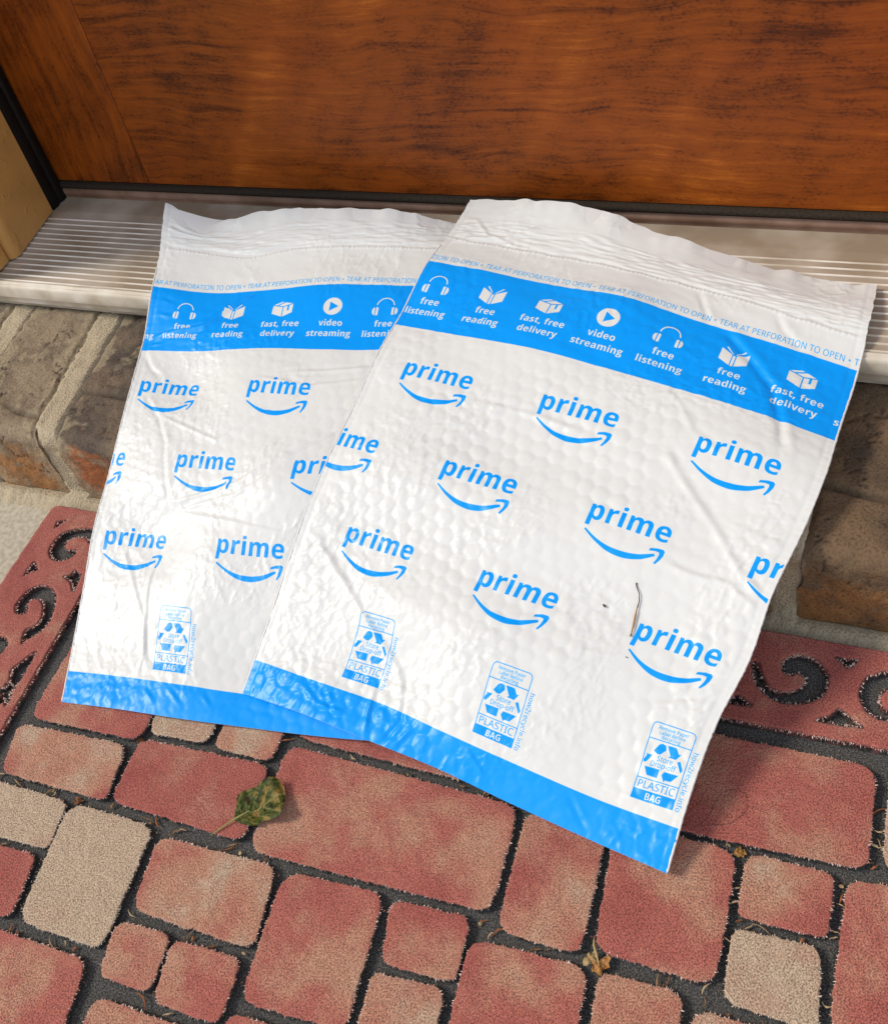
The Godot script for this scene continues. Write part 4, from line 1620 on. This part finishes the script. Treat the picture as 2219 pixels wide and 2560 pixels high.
func build_leaf() -> void:
	var outline := [426, 484, 425, 481, 424, 476, 422, 471, 422, 467, 426, 464, 433, 460, 435, 457, 439, 454, 445, 453, 449, 455, 453, 460, 456, 466, 458, 472, 458, 475, 455, 478, 449, 480, 446, 481, 444, 484, 441, 485, 436, 485, 432, 485, 428, 485]
	var pts := PackedVector2Array()
	for k in range(0, outline.size(), 2):
		var pa := Vector2(outline[k], outline[k + 1]) / 1000.0
		var pb := Vector2(outline[(k + 2) % outline.size()], outline[(k + 3) % outline.size()]) / 1000.0
		for i in 4:
			var pq := pa.lerp(pb, i / 4.0)
			pts.append(pq + 0.0005 * Vector2(n_soft.get_noise_2d(pq.x * 500.0, pq.y * 500.0), n_soft.get_noise_2d(pq.x * 500.0, pq.y * 500.0 + 30.0)))
	var base := Vector2(0.4265, 0.4845)
	var c := Vector2(0.440, 0.4705)
	var t := thing("fallen_leaf", "dried green leaf curled on the doormat bricks", "leaf", Vector3(c.x, MAT_TOP, c.y))
	var v := PackedVector3Array()
	var col := PackedColorArray()
	var idx := PackedInt32Array()
	var axis := (Vector2(0.4530, 0.4600) - base).normalized()
	var rings := 30
	for r in rings + 1:
		for i in pts.size() + 1:
			var a := pts[i % pts.size()]
			var q := c.lerp(a, 1.0 - float(r) / rings)
			var along := (q - base).dot(axis)
			var side := axis.cross(q - base)
			var y := 0.0012 + 0.0065 * sm(0.012, 0.036, along) + 0.0022 * sm(0.002, 0.014, absf(side)) + 0.0013 * n_ridge.get_noise_2d(q.x * 150.0, q.y * 150.0) + 0.0006 * n_ridge.get_noise_2d(q.x * 420.0, q.y * 420.0)
			y -= 0.0045 * sm(0.030, 0.040, along)
			v.append(Vector3(q.x - c.x, maxf(y, 0.0006), q.y - c.y))
			var g := n_ridge.get_noise_2d(q.x * 110.0, q.y * 110.0 + 4.0)
			var h := n_ridge.get_noise_2d(q.x * 330.0, q.y * 330.0)
			var col1 := Color(0.022, 0.042, 0.006).lerp(Color(0.082, 0.088, 0.014), sm(-0.3, 0.4, h)).lerp(Color(0.21, 0.13, 0.03), sm(0.05, 0.35, g + 0.012 * (along * 1000.0 - 22.0)))
			# pale veins: the midrib and side veins
			var vein := maxf(exp(-pow(side / 0.0005, 2.0)), 0.7 * exp(-pow((fposmod(along - absf(side) * 0.9, 0.0075) - 0.0037) / 0.00045, 2.0)))
			col.append(col1.lerp(Color(0.27, 0.24, 0.09), 0.8 * vein).lerp(Color(0.03, 0.02, 0.008), sm(0.25, 0.5, -g)))
	# outline runs clockwise seen from above in (x, z)? rows run inwards
	grid_index(idx, rings + 1, pts.size() + 1)
	var lm := surf(Color.WHITE, 0.55)
	lm.metallic_specular = 0.3
	lm.vertex_color_use_as_albedo = true
	lm.backlight_enabled = true
	lm.backlight = Color(0.15, 0.16, 0.05)
	part("blade", commit(v, idx, PackedVector2Array(), col), lm, t)
	var stem := surf(lin(0.26, 0.25, 0.07), 0.6)
	var o := Vector3(c.x, 0, c.y)
	part("stalk", tube([Vector3(0.4155, 0.0008, 0.4975) - o, Vector3(0.4195, 0.0014, 0.4925) - o, Vector3(0.4235, 0.0020, 0.4875) - o, Vector3(0.428, 0.0026, 0.4825) - o, Vector3(0.434, 0.0031, 0.4765) - o], [0.0003, 0.0005, 0.00055, 0.0007, 0.0003]), stem, t)


func strip(pts: Array, w: float, curl: float) -> ArrayMesh:
	# a thin dry blade, a few tenths of a millimetre thick
	var v := PackedVector3Array()
	var idx := PackedInt32Array()
	for i in pts.size():
		var a: Vector3 = pts[maxi(i - 1, 0)]
		var b: Vector3 = pts[mini(i + 1, pts.size() - 1)]
		var t := (b - a).normalized()
		var s := t.cross(Vector3.UP).normalized()
		var k := w * (1.0 - 0.7 * absf(2.0 * i / (pts.size() - 1.0) - 1.0))
		for q in [s * -k, s * -k * 0.5 + Vector3.UP * (curl + 0.0002), s * k * 0.5 + Vector3.UP * (curl + 0.0002), s * k, Vector3.UP * -0.0001, s * -k]:
			v.append(pts[i] + q)
	grid_index(idx, pts.size(), 6)
	return commit(v, idx)


func build_litter() -> void:
	var p := padded(FRONT_NODES)
	# twig lying on the upper mailer
	var on := func(x: float, y: float, up: float) -> Vector3:
		return at_sheet(p, x / SHEET_W, y / SHEET_H) + Vector3(0, up, 0)
	var at: Vector3 = on.call(247.0, 304.0, 0.0)
	var t := thing("twig", "thin brown twig with a pale pod lying on the upper mailer", "twig", at)
	var brown := surf(lin(0.075, 0.040, 0.018), 0.8)
	var pod := surf(lin(0.36, 0.19, 0.075), 0.7)
	part("stem", tube([on.call(241.9, 289.0, 0.0012) - at, on.call(242.6, 291.0, 0.0013) - at, on.call(246.2, 295.5, 0.0016) - at, on.call(247.6, 300.0, 0.0015) - at, on.call(247.9, 304.0, 0.0015) - at], [0.0005, 0.0003, 0.0003, 0.0003, 0.0004]), brown, t)
	part("pod", tube([on.call(247.7, 303.6, 0.0015) - at, on.call(248.6, 309.0, 0.0016) - at, on.call(250.2, 316.0, 0.0015) - at, on.call(251.4, 321.6, 0.0013) - at], [0.0003, 0.00062, 0.0006, 0.00035]), pod, t)
	part("tip", tube([on.call(251.3, 321.2, 0.0013) - at, on.call(251.7, 322.8, 0.0013) - at], [0.0005, 0.0004]), brown, t)
	for s in [[227.9, 309.4, 0.0011, "larger dark seed speck on the upper mailer left of the twig"], [255.8, 335.8, 0.0005, "tiny dark speck on the upper mailer below the twig"]]:
		var q: Vector3 = on.call(s[0], s[1], 0.0011)
		var r: float = s[2]
		var o := part("seed_speck", tube([Vector3(-r, 0, -r * 0.6), Vector3(-r * 0.3, 0.0002, -r * 0.1), Vector3(r * 0.4, 0.0001, r * 0.5), Vector3(r, 0, r * 0.9)], [r * 0.3, r * 0.62, r * 0.7, r * 0.25]), brown, self)
		o.position = q
		top(o, s[3], "speck")
	# a hair curled on the pad right of the mailers
	var hair := []
	var rad := []
	var raw := [701.3, 414.8, 708.4, 406.6, 712.7, 391.0, 720.3, 384.9, 727.0, 386.4, 728.6, 396.4, 721.1, 406.4, 710.4, 410.0]
	for k in range(0, raw.size() - 2, 2):
		for i in 8:
			var a := Vector2(raw[maxi(k - 2, 0)], raw[maxi(k - 1, 1)])
			var b := Vector2(raw[k], raw[k + 1])
			var c := Vector2(raw[k + 2], raw[k + 3])
			var d := Vector2(raw[mini(k + 4, raw.size() - 2)], raw[mini(k + 5, raw.size() - 1)])
			var q := b.cubic_interpolate(c, a, d, i / 8.0) / 1000.0
			hair.append(Vector3(q.x - 0.715, 0.0006, q.y - 0.40))
			rad.append(0.0001)
	var h := part("hair", tube(hair, rad, 5), surf(lin(0.03, 0.016, 0.01), 0.5), self)
	h.position = Vector3(0.715, MAT_TOP, 0.40)
	top(h, "single dark hair curled on the mat right of the mailers", "hair")
	# a crumpled dead leaf caught between the pads
	var dl := thing("dead_leaf_scrap", "crumpled orange dead leaf scrap caught in the mat groove", "leaf", Vector3(0.666, GROOVE_Y, 0.503))
	var om := surf(lin(0.36, 0.16, 0.035), 0.6)
	var ym := surf(lin(0.42, 0.30, 0.13), 0.6)
	part("scrap", crumple(0.0075, 3.0), om, dl).position = Vector3(0.002, 0.004, 0.001)
	part("scrap", crumple(0.0052, 9.0), ym, dl).position = Vector3(-0.003, 0.0045, -0.001)
	part("stalk", strip([Vector3(-0.004, 0.003, -0.013), Vector3(-0.003, 0.005, -0.008), Vector3(0.0, 0.006, -0.003), Vector3(0.003, 0.0045, 0.003)], 0.0009, 0.0003), ym, dl)
	for s in [[0.7300, 0.0095, 0.4195, 0.0052, 15.0, Color(0.55, 0.27, 0.06), "small orange leaf flake in the mat groove below the right corner brick"], [0.7225, 0.0098, 0.4165, 0.0032, 21.0, Color(0.50, 0.36, 0.18), "small tan flake in the mat groove beside the mailer corner"],
			[0.329, 0.0095, 0.4475, 0.0042, 27.0, Color(0.30, 0.10, 0.03), "rusty leaf flake in the mat groove under the lower mailer edge"], [0.3105, 0.0095, 0.4990, 0.0040, 33.0, Color(0.28, 0.10, 0.03), "rusty leaf flake in the mat groove at the left"]]:
		var o := part("leaf_flake", crumple(s[3], s[4]), surf(lin(s[5].r * 0.6, s[5].g * 0.6, s[5].b * 0.6), 0.7), self)
		o.position = Vector3(s[0], s[1], s[2])
		top(o, s[6], "leaf flake")
	# chaff and bits of straw that nobody could count, lying in the grooves
	var v := PackedVector3Array()
	var idx := PackedInt32Array()
	var col := PackedColorArray()
	var made := 0
	var guard := 0
	while made < 120 and guard < 20000:
		guard += 1
		var x := rng.randf_range(0.24, 0.82)
		var z := rng.randf_range(0.35, 0.60)
		if n_soft.get_noise_2d(x * 14.0, z * 14.0 + 40.0) < -0.05 and rng.randf() < 0.75:
			continue
		var free := true
		for q in PADS:
			if x * 1000 > minf(q[0], q[6]) - 1.0 and x * 1000 < maxf(q[2], q[4]) + 1.0 and z * 1000 > minf(q[1], q[3]) - 1.0 and z * 1000 < maxf(q[5], q[7]) + 1.0:
				free = false
				break
		if not free:
			continue
		made += 1
		var len := rng.randf_range(0.002, 0.009) * (1.0 if rng.randf() < 0.7 else 1.7)
		var a := rng.randf() * TAU
		var dirv := Vector3(cos(a), 0, sin(a))
		var pale := rng.randf()
		var c := Color(0.50, 0.36, 0.20).lerp(Color(0.18, 0.07, 0.025), pale * pale) if rng.randf() < 0.75 else Color(0.30, 0.10, 0.03)
		var bend := Vector3(-dirv.z, 0, dirv.x) * rng.randf_range(-0.3, 0.3) * len
		var pts := []
		for k in 5:
			var s := k / 4.0
			pts.append(Vector3(x, GROOVE_Y + 0.0012 + rng.randf() * 0.002, z) + dirv * len * (s - 0.5) + bend * (s * (1.0 - s) * 4.0))
		var m := strip(pts, rng.randf_range(0.0003, 0.0008) * (1.0 if len > 0.004 else 2.0), 0.0002)
		var arr := m.surface_get_arrays(0)
		var f := v.size()
		v.append_array(arr[Mesh.ARRAY_VERTEX])
		for i in arr[Mesh.ARRAY_INDEX]:
			idx.append(f + i)
		for i in arr[Mesh.ARRAY_VERTEX].size():
			col.append(c)
	var lm := surf(Color.WHITE, 0.8)
	lm.vertex_color_use_as_albedo = true
	var o := part("plant_litter", commit(v, idx, PackedVector2Array(), col), lm, self)
	o.set_meta("kind", "stuff")
	top(o, "bits of straw and chaff lying in the mat grooves", "plant litter")


func crumple(r: float, sd: float) -> ArrayMesh:
	var v := PackedVector3Array()
	var idx := PackedInt32Array()
	var rings := 7
	var n := 18
	for i in rings + 1:
		for k in n + 1:
			var a: float = TAU * (k % n) / n
			var e := r * (0.65 + 0.5 * n_soft.get_noise_2d(cos(a) * 1.1 + sd, sin(a) * 1.1)) * (1.0 - float(i) / rings)
			var x := cos(a) * e
			var z := sin(a) * e
			v.append(Vector3(x, r * 0.45 * n_ridge.get_noise_2d(x * 2.2 / r + sd, z * 2.2 / r), z))
	grid_index(idx, rings + 1, n + 1)
	return commit(v, idx)
